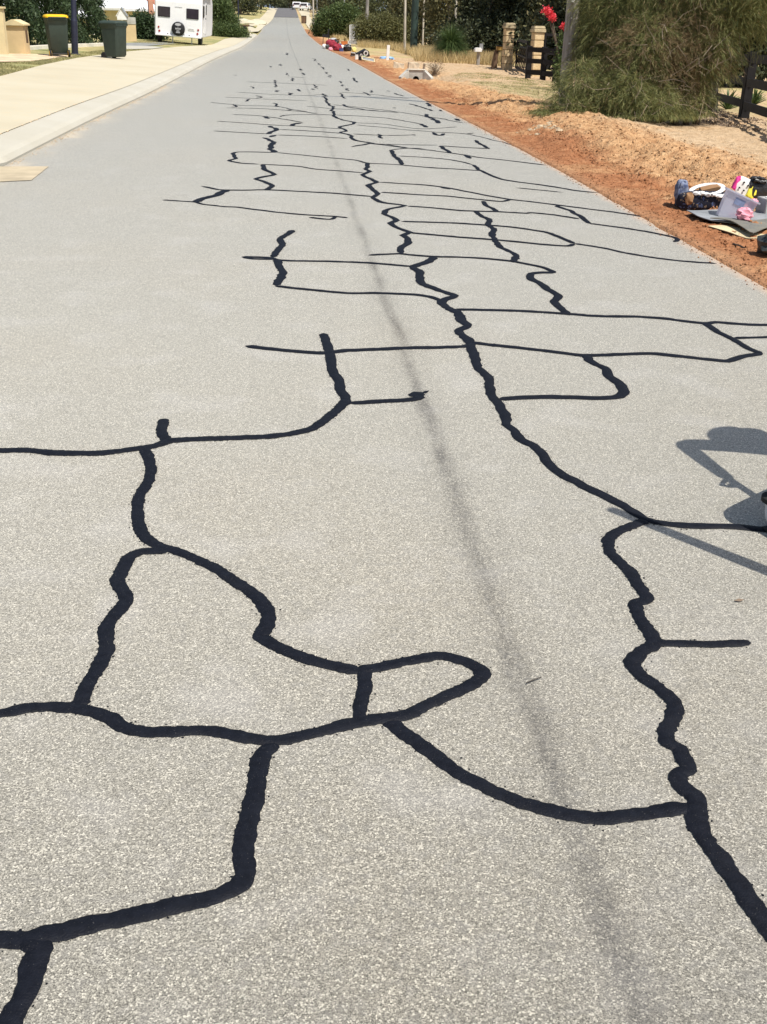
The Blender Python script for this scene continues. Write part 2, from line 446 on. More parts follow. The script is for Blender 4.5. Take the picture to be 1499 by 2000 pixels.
def raw(name, V, Fs, m, parent=None, smooth=False, loc=None):
    me = bpy.data.meshes.new(name)
    V = np.asarray(V, np.float32); nv = len(V)
    if isinstance(Fs, np.ndarray):
        k = Fs.shape[1]; nf = len(Fs)
        me.vertices.add(nv); me.vertices.foreach_set('co', V.ravel())
        me.loops.add(nf * k); me.loops.foreach_set('vertex_index', Fs.ravel().astype(np.int32))
        me.polygons.add(nf); me.polygons.foreach_set('loop_start', np.arange(0, nf * k, k, dtype=np.int32))
        me.polygons.foreach_set('loop_total', np.full(nf, k, np.int32)); me.update(calc_edges=True)
    else:
        me.from_pydata([tuple(map(float, v)) for v in V], [], Fs); me.update()
    if smooth: me.polygons.foreach_set('use_smooth', np.ones(len(me.polygons), bool))
    for mm in (m if isinstance(m, (list, tuple)) else [m]): me.materials.append(mm)
    o = bpy.data.objects.new(name, me)
    if loc is not None: o.location = loc
    return link(o, parent)

class MB:
    def __init__(s): s.v = []; s.f = []; s.mi = []; s.cur = 0
    def add(s, V, Fs):
        b = len(s.v); s.v += [tuple(map(float, q)) for q in V]; s.f += [tuple(i + b for i in f) for f in Fs]; s.mi += [s.cur] * len(Fs)
    def box(s, c, d, rot=None, taper=(1, 1), shear=(0, 0)):
        V = []
        for z in (-.5, .5):
            tx, ty = (taper if z > 0 else (1, 1))
            for x, y in ((-.5, -.5), (.5, -.5), (.5, .5), (-.5, .5)):
                V.append(Vector((x * d[0] * tx + (shear[0] if z > 0 else 0), y * d[1] * ty + (shear[1] if z > 0 else 0), z * d[2])))
        if rot is not None:
            R = Euler(rot).to_matrix(); V = [R @ q for q in V]
        V = [q + Vector(c) for q in V]
        s.add(V, [(3, 2, 1, 0), (4, 5, 6, 7), (0, 1, 5, 4), (1, 2, 6, 5), (2, 3, 7, 6), (3, 0, 4, 7)]); return s
    def bar(s, a, b, w, h, up=(0, 0, 1)):
        a, b = Vector(a), Vector(b); d = (b - a).normalized(); u = Vector(up)
        if abs(d.dot(u)) > .95: u = Vector((0, 1, 0))
        x = d.cross(u).normalized(); y = x.cross(d).normalized()
        V = [p + x * sx * w / 2 + y * sy * h / 2 for p in (a, b) for sx, sy in ((-1, -1), (1, -1), (1, 1), (-1, 1))]
        s.add(V, [(0, 1, 2, 3), (7, 6, 5, 4), (4, 5, 1, 0), (5, 6, 2, 1), (6, 7, 3, 2), (7, 4, 0, 3)]); return s
    def tube(s, pts, r, seg=8, cap=True):
        pts = [Vector(p) for p in pts]; n = len(pts)
        rs = r if isinstance(r, (list, tuple)) else [r] * n
        V = []; ref = None
        for i, p in enumerate(pts):
            d = (pts[min(i + 1, n - 1)] - pts[max(i - 1, 0)]).normalized()
            if ref is None: ref = d.orthogonal().normalized()
            x = (ref - d * ref.dot(d)).normalized(); ref = x; y = d.cross(x)
            for k in range(seg):
                a = 2 * PI * k / seg; V.append(p + (x * math.cos(a) + y * math.sin(a)) * rs[i])
        Fs = [(i*seg + k, i*seg + (k+1) % seg, (i+1)*seg + (k+1) % seg, (i+1)*seg + k) for i in range(n - 1) for k in range(seg)]
        if cap: Fs += [tuple(range(seg))[::-1], tuple(range((n-1)*seg, n*seg))]
        s.add(V, Fs); return s
    def lathe(s, prof, c=(0, 0, 0), seg=20, axis='z', cap=True):
        V = []
        for r, z in prof:
            for k in range(seg):
                a = 2 * PI * k / seg; q = (r * math.cos(a), r * math.sin(a), z)
                if axis == 'x': q = (q[2], q[0], q[1])
                if axis == 'y': q = (q[0], q[2], q[1])
                V.append(Vector(q) + Vector(c))
        n = len(prof)
        Fs = [(i*seg + k, i*seg + (k+1) % seg, (i+1)*seg + (k+1) % seg, (i+1)*seg + k) for i in range(n - 1) for k in range(seg)]
        if cap: Fs += [tuple(range(seg))[::-1], tuple(range((n-1)*seg, n*seg))]
        s.add(V, Fs); return s
    def prism(s, poly, a, b, axis='y'):
        """a 2D outline pushed from a to b along an axis"""
        n = len(poly)
        mk = {'y': lambda u, v, t: (u, t, v), 'x': lambda u, v, t: (t, u, v), 'z': lambda u, v, t: (u, v, t)}[axis]
        V = [mk(u, v, t) for t in (a, b) for u, v in poly]
        s.add(V, [tuple(range(n)), tuple(range(n, 2*n))[::-1]] + [(i, n + i, n + (i+1) % n, (i+1) % n) for i in range(n)]); return s
    def ball(s, c, r, seg=14, rings=9, lump=0, seed=0):
        r = r if isinstance(r, (list, tuple)) else (r, r, r)
        V = []; q = random.Random(seed)
        ph = [q.random() * 6 for _ in range(6)]
        for i in range(rings + 1):
            th = PI * i / rings
            for k in range(seg):
                a = 2 * PI * k / seg
                l = 1 + lump * (math.sin(3*a + ph[0] + 2*th) + .7*math.sin(5*a + ph[1] - 3*th) + .6*math.sin(7*th + ph[2] + 2*a)) / 2
                V.append((c[0] + r[0]*l*math.sin(th)*math.cos(a), c[1] + r[1]*l*math.sin(th)*math.sin(a), c[2] + r[2]*l*math.cos(th)))
        s.add(V, [(i*seg + k, (i+1)*seg + k, (i+1)*seg + (k+1) % seg, i*seg + (k+1) % seg) for i in range(rings) for k in range(seg)]); return s
    def build(s, name, mats, parent=None, smooth=False, bevel=0, loc=None, rot=None):
        me = bpy.data.meshes.new(name); me.from_pydata(s.v, [], s.f)
        for m in (mats if isinstance(mats, (list, tuple)) else [mats]): me.materials.append(m)
        me.polygons.foreach_set('material_index', s.mi)
        if smooth: me.polygons.foreach_set('use_smooth', [True] * len(me.polygons))
        bm = bmesh.new(); bm.from_mesh(me); bmesh.ops.recalc_face_normals(bm, faces=bm.faces)
        if bevel: bmesh.ops.bevel(bm, geom=[e for e in bm.edges if len(e.link_faces) == 2 and e.calc_face_angle(0) > .5], offset=bevel, segments=2, affect='EDGES', clamp_overlap=True)
        bm.to_mesh(me); bm.free(); me.update()
        if smooth and hasattr(me, 'set_sharp_from_angle'): me.set_sharp_from_angle(angle=math.radians(42))
        o = bpy.data.objects.new(name, me)
        if loc is not None: o.location = loc
        if rot is not None: o.rotation_euler = rot
        return link(o, parent)

def copy_tree(o, parent=None):
    c = o.copy(); link(c, parent)
    for ch in list(o.children): copy_tree(ch, c)
    return c

def diamonds(C, size, aspect, dirs=None, jitter=.5):
    """many leaf-sized four-cornered faces"""
    n = len(C); size = np.broadcast_to(np.asarray(size, float), (n,)) * rng.uniform(.7, 1.3, n)
    u = rng.normal(size=(n, 3))
    if dirs is not None: u = dirs + jitter * u
    u /= np.linalg.norm(u, axis=1)[:, None] + 1e-9
    w = np.cross(u, rng.normal(size=(n, 3))); w /= np.linalg.norm(w, axis=1)[:, None] + 1e-9
    a = u * (size / 2)[:, None]; b = w * (size * aspect / 2)[:, None]
    V = np.empty((n, 4, 3)); V[:, 0] = C - a; V[:, 1] = C + b - a * .1; V[:, 2] = C + a; V[:, 3] = C - b - a * .1
    return V.reshape(-1, 3), np.arange(n * 4).reshape(n, 4)

def shell_points(blobs, n, clump, per):
    """leaf centres: clumps gathered near the skin of a few ellipsoids"""
    w = np.array([b[3] * b[4] + b[4] * b[5] + b[3] * b[5] for b in blobs]); w = w / w.sum()
    nc = max(1, n // per); idx = rng.choice(len(blobs), nc, p=w)
    B = np.array(blobs)[idx]
    d = rng.normal(size=(nc, 3)); d /= np.linalg.norm(d, axis=1)[:, None]
    rad = rng.uniform(.35, 1, nc) ** .5 * (1 + .14 * np.sin(d[:, 0] * 7 + idx) * np.cos(d[:, 2] * 6 + d[:, 1] * 5))
    cc = B[:, :3] + d * B[:, 3:6] * rad[:, None]
    P = np.repeat(cc, per, 0) + rng.normal(size=(nc * per, 3)) * clump
    D = np.repeat(d, per, 0)
    return P, D

def tree(name, label, base, height, blobs, n, leaf, m, trunk=.12, bark='bark', cat='tree', group=None, aspect=.5, per=14, clump=None, droop=0.0, top=None, lean=(0, 0), limbs=True):
    root = thing(name, base, label, cat, group=group)
    mb = MB(); top = top if top is not None else height * .72
    pts = [Vector((lean[0] * t ** 1.3 + .05 * math.sin(t * 5), lean[1] * t + .05 * math.cos(t * 4), -.1 + t * top)) for t in np.linspace(0, 1, 6)]
    mb.tube(pts, [trunk * (1.15 - .75 * i / 5) for i in range(6)], 8)
    if limbs:
        for b in blobs:
            s = pts[random.randint(2, 4)]; e = Vector(b[:3]); mid = s.lerp(e, .5) + Vector((0, 0, -.08 * (e - s).length))
            mb.tube([s, mid, e], [trunk * .4, trunk * .28, trunk * .1], 6)
    mb.build('trunk', M[bark], root, smooth=True)
    P, D = shell_points(blobs, n, clump or leaf * 1.3, per)
    D = D.copy(); D[:, 2] -= droop
    V, Fs = diamonds(P, leaf, aspect, D, .9)
    raw('crown', V, Fs, M[m], root)
    return root

# ------------------------------------------------------------------ the ground, road, kerb
def grid(name, xs, ys, zf, m, smooth=True, kind='structure', xf=None):
    Xg, Yg = np.meshgrid(xs, ys)
    if xf is not None: Xg = xf(Xg, Yg)
    V = np.stack([Xg, Yg, zf(Xg, Yg)], -1).reshape(-1, 3)
    nx, ny = len(xs), len(ys)
    i = np.arange(nx * ny).reshape(ny, nx)
    Fs = np.stack([i[:-1, :-1], i[:-1, 1:], i[1:, 1:], i[1:, :-1]], -1).reshape(-1, 4)
    o = raw(name, V, Fs, m, smooth=smooth); o['kind'] = kind
    return o

ys_road = np.concatenate([np.arange(-6, 40, .5), np.arange(40, 120, 1), np.arange(120, 216, 2)])
def rx(X, Y):
    e = np.clip((X - 2.2) / .62, 0, 1)
    return X + e * (.035 * vnoise(Y * 1.7, Y * 0 + 9) + .02 * vnoise(Y * 6, Y * 0 + 4) * (Y < 60))
ys_edge = np.concatenate([np.arange(-6, 40, .12), np.arange(40, 120, 1), np.arange(120, 218, 2)])
road = grid('road', np.array([RL, -1.5, 0, 1.5, 2.2, RR]), ys_edge, lambda X, Y: zr(Y), M['road'], xf=rx)
far_road = grid('road', np.array([RL, 0, RR]), np.arange(217, 420, 3.), lambda X, Y: zr(Y) + .003, M['road_dark'])

def ground_z(X, Y):
    z = ground(X, Y)
    under = (X > RL - .4) & (X < RR + .05)
    fade = sstep(500, 1500, np.hypot(X, Y))
    return np.where(under, zr(Y) - .06, z - np.where(X < 0, .006, .03 + .12 * ((X < 10.9) & (Y < 61) & (Y > -7)))) - fade * 2
gx = np.concatenate([np.arange(-2600, -200, 300), np.arange(-200, -40, 20), np.arange(-40, -12, 4), np.arange(-12, -3.2, .6), [-3.15, -2.9, 0, 2.7, 2.88],
                     np.arange(3, 12, .3), np.arange(12, 40, 3), np.arange(40, 200, 20), np.arange(200, 2601, 300)])
gy = np.concatenate([np.arange(-1500, -20, 200), np.arange(-20, 60, 1), np.arange(60, 420, 4), np.arange(420, 900, 60), np.arange(900, 2900, 250)])
grid('ground', gx, gy, ground_z, M['ground'])

def soil_z(X, Y):
    amp = sstep(RR + .05, 3.6, X) * (1 - .5 * sstep(4.8, 5.6, X))
    rough = .04 * vnoise(X * 2.3, Y * 2.0) + .032 * vnoise(X * 6, Y * 5) + .04 * np.abs(vnoise(X * 11, Y * 9)) + .03 * vnoise(X * 22, Y * 18)
    lip = .012 * vnoise(X * 9, Y * 9) + .006 * vnoise(X * 22, Y * 22)
    z = ground(X, Y) + .012 + amp * rough + (1 - amp) * lip * sstep(RR - .06, RR + .12, X) - .17 * sstep(10.5, 11, X) - .17 * (1 - sstep(-7.8, -7, Y)) - .17 * sstep(61, 62, Y)
    return np.where(X < RR - .02, zr(Y) - .05, z)
grid('soil_verge', np.concatenate([[2.5, 2.78], np.arange(2.81, 5.4, .045), np.arange(5.4, 11, .12)]), np.concatenate([np.arange(-8, 4.2, .25), np.arange(4.2, 16, .05), np.arange(16, 30, .08), np.arange(30, 62, .18)]), soil_z, M['soil'])
grid('soil_verge', np.concatenate([[2.5, 2.78], np.arange(2.82, 4.6, .12)]), np.arange(61.8, 160, .5), lambda X, Y: np.where(X < RR - .02, zr(Y) - .05, ground(X, Y) + .012 + .03 * vnoise(X * 3, Y * 2) * sstep(2.85, 3.2, X) - .05 * sstep(4.0, 4.55, X)), M['soil'])

def drape(name, px, m, dz, step=.7, world_pts=None, kind='structure'):
    """a thin sheet laid over the ground inside an outline"""
    P = world_pts or [gp(*q)[:2] for q in px]
    bm = bmesh.new(); vs = [bm.verts.new((p[0], p[1], 0)) for p in P]
    bm.faces.new(vs); bmesh.ops.triangulate(bm, faces=bm.faces)
    for _ in range(7):
        long = [e for e in bm.edges if e.calc_length() > step * max(1, abs((e.verts[0].co.y + e.verts[1].co.y)) / 40)]
        if not long: break
        bmesh.ops.subdivide_edges(bm, edges=long, cuts=1); bmesh.ops.triangulate(bm, faces=[f for f in bm.faces if len(f.verts) > 3])
    for v in bm.verts: v.co.z = float(ground(v.co.x, v.co.y)) + dz
    for f in bm.faces:
        if f.normal.z < 0: f.normal_flip()
    me = bpy.data.meshes.new(name); bm.to_mesh(me); bm.free(); me.materials.append(m)
    me.polygons.foreach_set('use_smooth', [True] * len(me.polygons))
    o = bpy.data.objects.new(name, me); link(o); o['kind'] = kind
    return o

# kerb: a sloped concrete section swept along the road edge, turning away at both ends
kp = []
for a in np.linspace(80, 0, 8): kp.append((RL - .5 + .5 * math.cos(math.radians(a)), 11.75 - .5 * math.sin(math.radians(a))))
kp = [(-4.6, 11.12), (-3.6, 11.2)] + kp + [(RL, y) for y in np.concatenate([np.arange(12.2, 60, 1.5), np.arange(60, 128, 4)])]
for a in np.linspace(0, 75, 8): kp.append((RL - 9 * (1 - math.cos(math.radians(a))), 128 + 9 * math.sin(math.radians(a))))
prof = [(0, -.05), (0, .022), (-.04, .07), (-.10, .096), (-.36, .132), (-.44, .139), (-.44, -.05)]
KV, KF = [], []
for i, (x, y) in enumerate(kp):
    a = Vector(kp[max(i-1, 0)]); b = Vector(kp[min(i+1, len(kp)-1)]); d = (b - a).normalized(); nrm = Vector((d.y, -d.x))
    for o_, z in prof:
        q = Vector((x, y)) + nrm * o_
        KV.append((q.x, q.y, float(zr(y)) + z))
np_ = len(prof)
KF = [(i*np_ + j, i*np_ + j + 1, (i+1)*np_ + j + 1, (i+1)*np_ + j) for i in range(len(kp) - 1) for j in range(np_ - 1)] + [tuple(range(np_))]
kerb = raw('kerb', KV, KF, M['kerb']); kerb['kind'] = 'structure'

# the paved verge behind the kerb
W = lambda x, y: tuple(gp(x, y)[:2])
back = [W(-60, 168), W(0, 150), W(45, 138), W(90, 126), W(150, 114), W(200, 107), W(250, 101), W(300, 96), W(345, 92), W(412, 88), W(440, 76), W(470, 71), W(487, 63)]
front = [(RL - .405, y) for y in (125, 90, 60, 40, 25, 17, 12.2)]
path = drape('footpath', None, M['path'], .012, world_pts=[(-9.5, 11.6)] + [(-8.9, back[0][1])] + back[1:] + [(-4.9, 134), (RL - 2.6, 133), (RL - .7, 130)] + front + [(RL - .7, 11.75), (-4.0, 11.65)])
drape('footpath', [(487, 63), (505, 62), (516, 52), (524, 47), (533, 38), (518, 36), (498, 37), (484, 50)], M['path'], .03, step=2)
drape('footpath', [(507, 37.5), (533, 38), (538, 27), (543, 17), (528, 16), (520, 24)], M['path'], .035, step=2)
drape('footpath', [(590, 33), (606, 58), (612, 46), (606, 30), (594, 17), (581, 18)], M['path'], .03, step=2)
# drain inlet slab with sand in it
slab = drape('drain_slab', None, mat('sandy_slab', (.44, .37, .255), .9, .2, 3, .004, 50), .004, world_pts=[tuple(gp(*q, f=lambda X, Y: zr(Y))[:2]) for q in ((-14, 326), (96, 326), (62, 353), (-20, 357))])
for v in slab.data.vertices: v.co.z = float(zr(v.co.y)) + .006
# sand pad, drive and lawn edging round the bins
drape('sand_pad', [(-20, 124), (0, 122), (60, 121), (118, 113), (150, 111), (120, 107), (50, 106), (-20, 106)], M['sandpad'], .018)
drape('driveway', [(205, 93), (262, 92), (318, 88), (345, 86), (322, 83), (262, 84), (205, 86)], M['bitdrive'], .015)

# ------------------------------------------------------------------ bitumen crack seams, each poured band a part of the road
def smooth_path(P, step):
    P = [np.array(p) for p in P]
    if len(P) > 2:
        Q = [2 * P[0] - P[1]] + P + [2 * P[-1] - P[-2]]; out = []
        for i in range(1, len(Q) - 2):
            n = max(2, int(np.linalg.norm(Q[i+1] - Q[i]) / step))
            for t in np.arange(n) / n:
                a, b, c, d = Q[i-1], Q[i], Q[i+1], Q[i+2]
                cr = .5 * (2*b + (c - a)*t + (2*a - 5*b + 4*c - d)*t*t + (3*b - a - 3*c + d)*t**3)
                out.append(.3 * (b + (c - b) * t) + .7 * cr)
        out.append(P[-1])
        return np.array(out)
    n = max(3, int(np.linalg.norm(P[1] - P[0]) / step))
    return np.array([P[0] + (P[1] - P[0]) * t for t in np.linspace(0, 1, n)])

_nseam = 0
def seam(px, w=.042, rough=.1, blunt=.9, w2=None):
    global _nseam
    _nseam += 1
    P = [np.array(gp(*q, f=lambda X, Y: zr(Y))[:2]) for q in px]
    dist = P[0][1]
    step = .006 if dist < 4 else (.025 if dist < 10 else (.06 if dist < 25 else .15))
    C = smooth_path(P, step); n = len(C)
    if dist > 8:
        sj = np.arange(n) * step; amp = np.clip(np.minimum(sj, sj[-1] - sj) / .3, 0, 1) * (.022 if dist < 16 else .04)
        C = C + np.stack([amp * (vnoise(sj * 3.3, sj * 0 + _nseam) + .5 * vnoise(sj * 8, sj * 0 + _nseam + 50)), amp * .25 * vnoise(sj * 2, sj * 0 + _nseam + 90)], 1)
    T = np.gradient(C, axis=0); T /= np.linalg.norm(T, axis=1)[:, None] + 1e-9
    Nn = np.stack([T[:, 1], -T[:, 0]], 1)
    s = np.concatenate([[0], np.cumsum(np.linalg.norm(np.diff(C, axis=0), axis=1))])
    ww = (w + ((w2 or w) - w) * s / s[-1]) / 2
    e = np.minimum(s, s[-1] - s) / (w * .5)
    cap = np.sqrt(np.clip(1 - (1 - np.clip(e, 0, 1)) ** 2, .02, 1)) ** blunt
    k = _nseam * 7.3
    def side(j):
        return ww * cap * (1 + rough * vnoise(s * 9 + k + j * 31, s * 0 + j) + rough * 1.1 * vnoise(s * 30 + k, s * 0 + j + 5) + rough * 1.1 * vnoise(s * 95 + k, s * 0 + j + 9) + (.05 if dist < 5 else 0) * vnoise(s * 240 + k, s * 0 + j + 19))
    L, R_ = side(0), side(1)
    z0 = zr(C[:, 1]) + .0012 + (_nseam % 9) * .00022
    rows = []
    for fr, z in ((-1, 0), (-.8, .0024), (0, .0036), (.8, .0024), (1, 0)):
        off = np.where(fr < 0, fr * L, fr * R_)[:, None]
        p = C + Nn * off
        zz = z0 + z * cap * (1 + .35 * vnoise(s * 25 + k, s * 0 + 2))
        rows.append(np.column_stack([p, zz]))
    V = np.stack(rows, 1).reshape(-1, 3)
    i = np.arange(n * 5).reshape(n, 5)
    Fs = np.stack([i[:-1, :-1], i[1:, :-1], i[1:, 1:], i[:-1, 1:]], -1).reshape(-1, 4)
    return raw('crack_seal', V, Fs, M['tar'], road, smooth=True)

near = [
 ([(-60,1842),(0,1838),(40,1838),(90,1828),(150,1811),(225,1798),(300,1782),(375,1764),(440,1745),(470,1728),(479,1708),(478,1675),(480,1635),(492,1585),(502,1540),(505,1500),(515,1472),(540,1452)], .041),
 ([(40,1838),(78,1850),(72,1870),(62,1905),(50,1945),(28,1985),(8,2030),(-20,2080)], .042),
 ([(-60,1402),(0,1396),(50,1385),(100,1382),(145,1384),(175,1390),(215,1402),(240,1420),(270,1429),(340,1431),(390,1428),(440,1432),(480,1442),(520,1448),(560,1445),(625,1430),(690,1413),(750,1404),(790,1398),(825,1382),(875,1360),(915,1342),(937,1328),(943,1318),(935,1305),(915,1294),(880,1284),(852,1282),(800,1291),(750,1302),(700,1312)], .039),
 ([(278,872),(289,890),(296,915),(288,945),(272,970),(268,1000),(272,1030),(285,1050),(310,1068),(345,1077),(390,1095),(430,1117),(470,1142),(500,1165),(520,1190),(525,1205),(520,1225),(510,1244),(532,1258),(560,1272),(600,1287),(650,1301),(705,1313)], .040),
 ([(710,1308),(712,1345),(706,1375),(703,1408)], .034),
 ([(330,1076),(280,1078),(257,1087),(246,1100),(236,1120),(229,1135),(240,1153),(249,1170),(236,1190),(222,1203),(208,1228),(207,1255),(208,1275),(197,1300),(180,1325),(166,1350),(156,1382)], .040),
 ([(-60,882),(0,881),(50,880),(100,885),(150,887),(200,886),(235,882),(280,876),(310,870),(330,862),(370,859),(425,857),(500,855),(540,852),(575,847),(605,840),(630,825),(655,805),(677,782)], .046),
 ([(327,866),(317,845),(321,819)], .043),
 ([(632,651),(640,675),(645,692),(648,710),(653,730),(663,745),(664,760),(675,775),(678,792)], .046),
 ([(480,676),(520,681),(570,686),(630,690),(680,685),(750,682),(800,680),(860,679),(905,677),(922,672)], .048),
 ([(915,669),(975,676),(1025,681),(1100,690),(1140,695),(1200,693),(1270,691),(1325,696),(1380,702),(1420,706),(1450,697),(1490,691)], .046),
 ([(678,788),(710,787),(750,784),(790,782),(815,779),(824,772)], .045),
 ([(809,766),(818,772),(826,775)], .075), ([(824,770),(838,764)], .02),
 ([(872,602),(895,612),(900,625),(914,637),(896,647),(916,665),(921,680),(928,697),(934,718),(954,737),(957,750),(960,770),(975,790),(989,815),(989,830),(1005,843),(1021,862),(1043,871),(1059,886),(1065,900),(1080,915),(1105,932),(1140,950),(1175,967),(1215,987),(1260,1015),(1300,1024),(1350,1028),(1425,1030),(1499,1036),(1512,1037)], .052, .15, .9, .036),
 ([(1262,1018),(1230,1030),(1202,1042),(1189,1057),(1192,1077),(1210,1097),(1232,1117),(1245,1140),(1264,1170),(1243,1182),(1247,1202),(1265,1230),(1280,1256),(1255,1275),(1236,1295),(1250,1317),(1285,1345),(1312,1367),(1321,1387),(1309,1412),(1302,1435),(1307,1453),(1327,1463),(1337,1485),(1344,1503),(1325,1513),(1332,1537),(1355,1557),(1362,1585),(1362,1610),(1380,1645),(1410,1685),(1445,1730),(1475,1775),(1505,1818),(1550,1880)], .040, .13),
 ([(1278,1257),(1340,1258),(1400,1259),(1455,1257),(1467,1258)], .030),
 ([(757,1406),(795,1437),(825,1456),(860,1485),(900,1512),(950,1537),(1000,1562),(1060,1580),(1120,1592),(1180,1599),(1230,1595),(1280,1587),(1325,1579),(1352,1584)], .038),
 ([(885,605),(950,606),(1025,608),(1100,613),(1175,618),(1250,619),(1300,623),(1375,632),(1400,630),(1450,634),(1499,635),(1540,634)], .045),
 ([(1376,631),(1405,650),(1430,662),(1465,682),(1490,692)], .042),
 ([(1430,661),(1465,660),(1499,659),(1540,658)], .036),
 ([(1143,694),(1155,707),(1185,722),(1190,735),(1210,750),(1219,765),(1210,775),(1180,778),(1075,776),(1010,778),(972,781)], .046),
 ([(1086,533),(1060,533),(1038,535),(1037,545),(1056,554),(1068,564),(1091,578),(1083,590),(1096,602),(1110,615)], .060),
 ([(720,499),(780,496),(798,498),(848,502),(900,503),(952,506),(1000,511),(1028,516),(1060,523),(1086,533)], .045),
 ([(848,503),(836,512),(806,522),(821,532),(820,546),(826,555),(852,566),(888,578),(864,588),(868,598),(882,606)], .066, .16),
 ([(572,450),(556,464),(548,480),(540,494),(534,503)], .068, .15),
 ([(541,508),(545,520),(553,534),(540,558)], .066, .15),
 ([(472,502),(528,504),(548,509),(640,511),(720,514),(808,521)], .05),
 ([(474,503),(495,506),(540,507)], .04),
 ([(538,559),(600,566),(680,573),(740,573),(812,576),(840,580),(864,588)], .052),
 ([(318,391),(380,395),(400,400),(436,404),(460,405),(500,410),(540,415),(600,420),(652,423),(680,426)], .045),
 ([(604,425),(644,429),(656,424)], .05),
 ([(444,372),(420,382),(394,389),(383,395)], .1),
 ([(394,364),(432,371),(480,372),(520,371),(580,374),(652,378),(700,382),(736,385)], .05),
 ([(514,321),(521,332),(535,341),(516,346),(497,350),(516,356),(530,364),(520,372)], .07, .15),
 ([(540,298),(464,297),(456,304),(459,310),(446,314),(472,319),(508,321)], .065),
 ([(540,298),(580,302),(640,308),(692,313),(720,319),(780,322),(840,328),(900,331),(940,334)], .048),
 ([(508,321),(580,325),(620,331),(660,334),(713,338)], .048),
 ([(720,318),(711,330),(723,335),(712,342),(724,350),(735,356),(721,362),(732,370),(742,380),(734,386),(746,395),(768,399),(794,402),(762,409),(756,418),(768,424),(782,431),(766,436),(777,444),(802,454),(787,460),(804,474),(786,484),(785,496)], .066, .18),
 ([(738,356),(840,363),(880,368),(940,380),(998,390),(1060,397),(1140,407),(1220,418),(1262,425)], .048),
 ([(744,376),(820,381),(880,384),(940,391),(980,394),(998,390)], .048),
 ([(796,403),(840,406),(900,412),(972,414),(1024,417),(1034,416),(1080,420),(1132,428)], .05),
 ([(784,433),(880,436),(948,440),(1000,444),(1068,454),(1096,464),(1122,476)], .052),
 ([(802,455),(820,457),(900,464),(980,470),(1060,478),(1108,481),(1122,477)], .052),
 ([(1122,476),(1180,485),(1220,494),(1280,504),(1340,511),(1400,515)], .05),
 ([(1003,513),(1008,498),(980,484),(967,470),(961,456),(966,448),(954,440),(956,430),(940,422),(929,413)], .066, .17),
 ([(929,413),(968,413),(952,402),(944,393)], .06),
 ([(1086,402),(1108,410),(1128,420),(1152,437)], .06), ([(1152,437),(1220,446),(1280,455),(1320,464),(1326,468),(1318,473)], .05),
 ([(924,322),(944,336),(984,351),(1060,362),(1120,372),(1168,377)], .055),
 ([(764,293),(774,306),(786,322)], .075, .15), ([(764,293),(800,290),(830,291)], .045),
 ([(860,366),(880,370)], .06), ([(1008,367),(1060,372),(1100,376)], .04), ([(820,326),(880,330),(940,334)], .04),
 ([(778,305),(820,307),(880,312),(924,322)], .045),
 ([(718,280),(802,290),(860,296),(880,299),(940,308),(1000,315),(1068,323)], .045),
 ([(860,285),(868,291),(880,299)], .07), ([(907,302),(920,310)], .075), ([(860,285),(900,288),(956,291)], .045), ([(929,274),(937,281),(956,291)], .065),
]
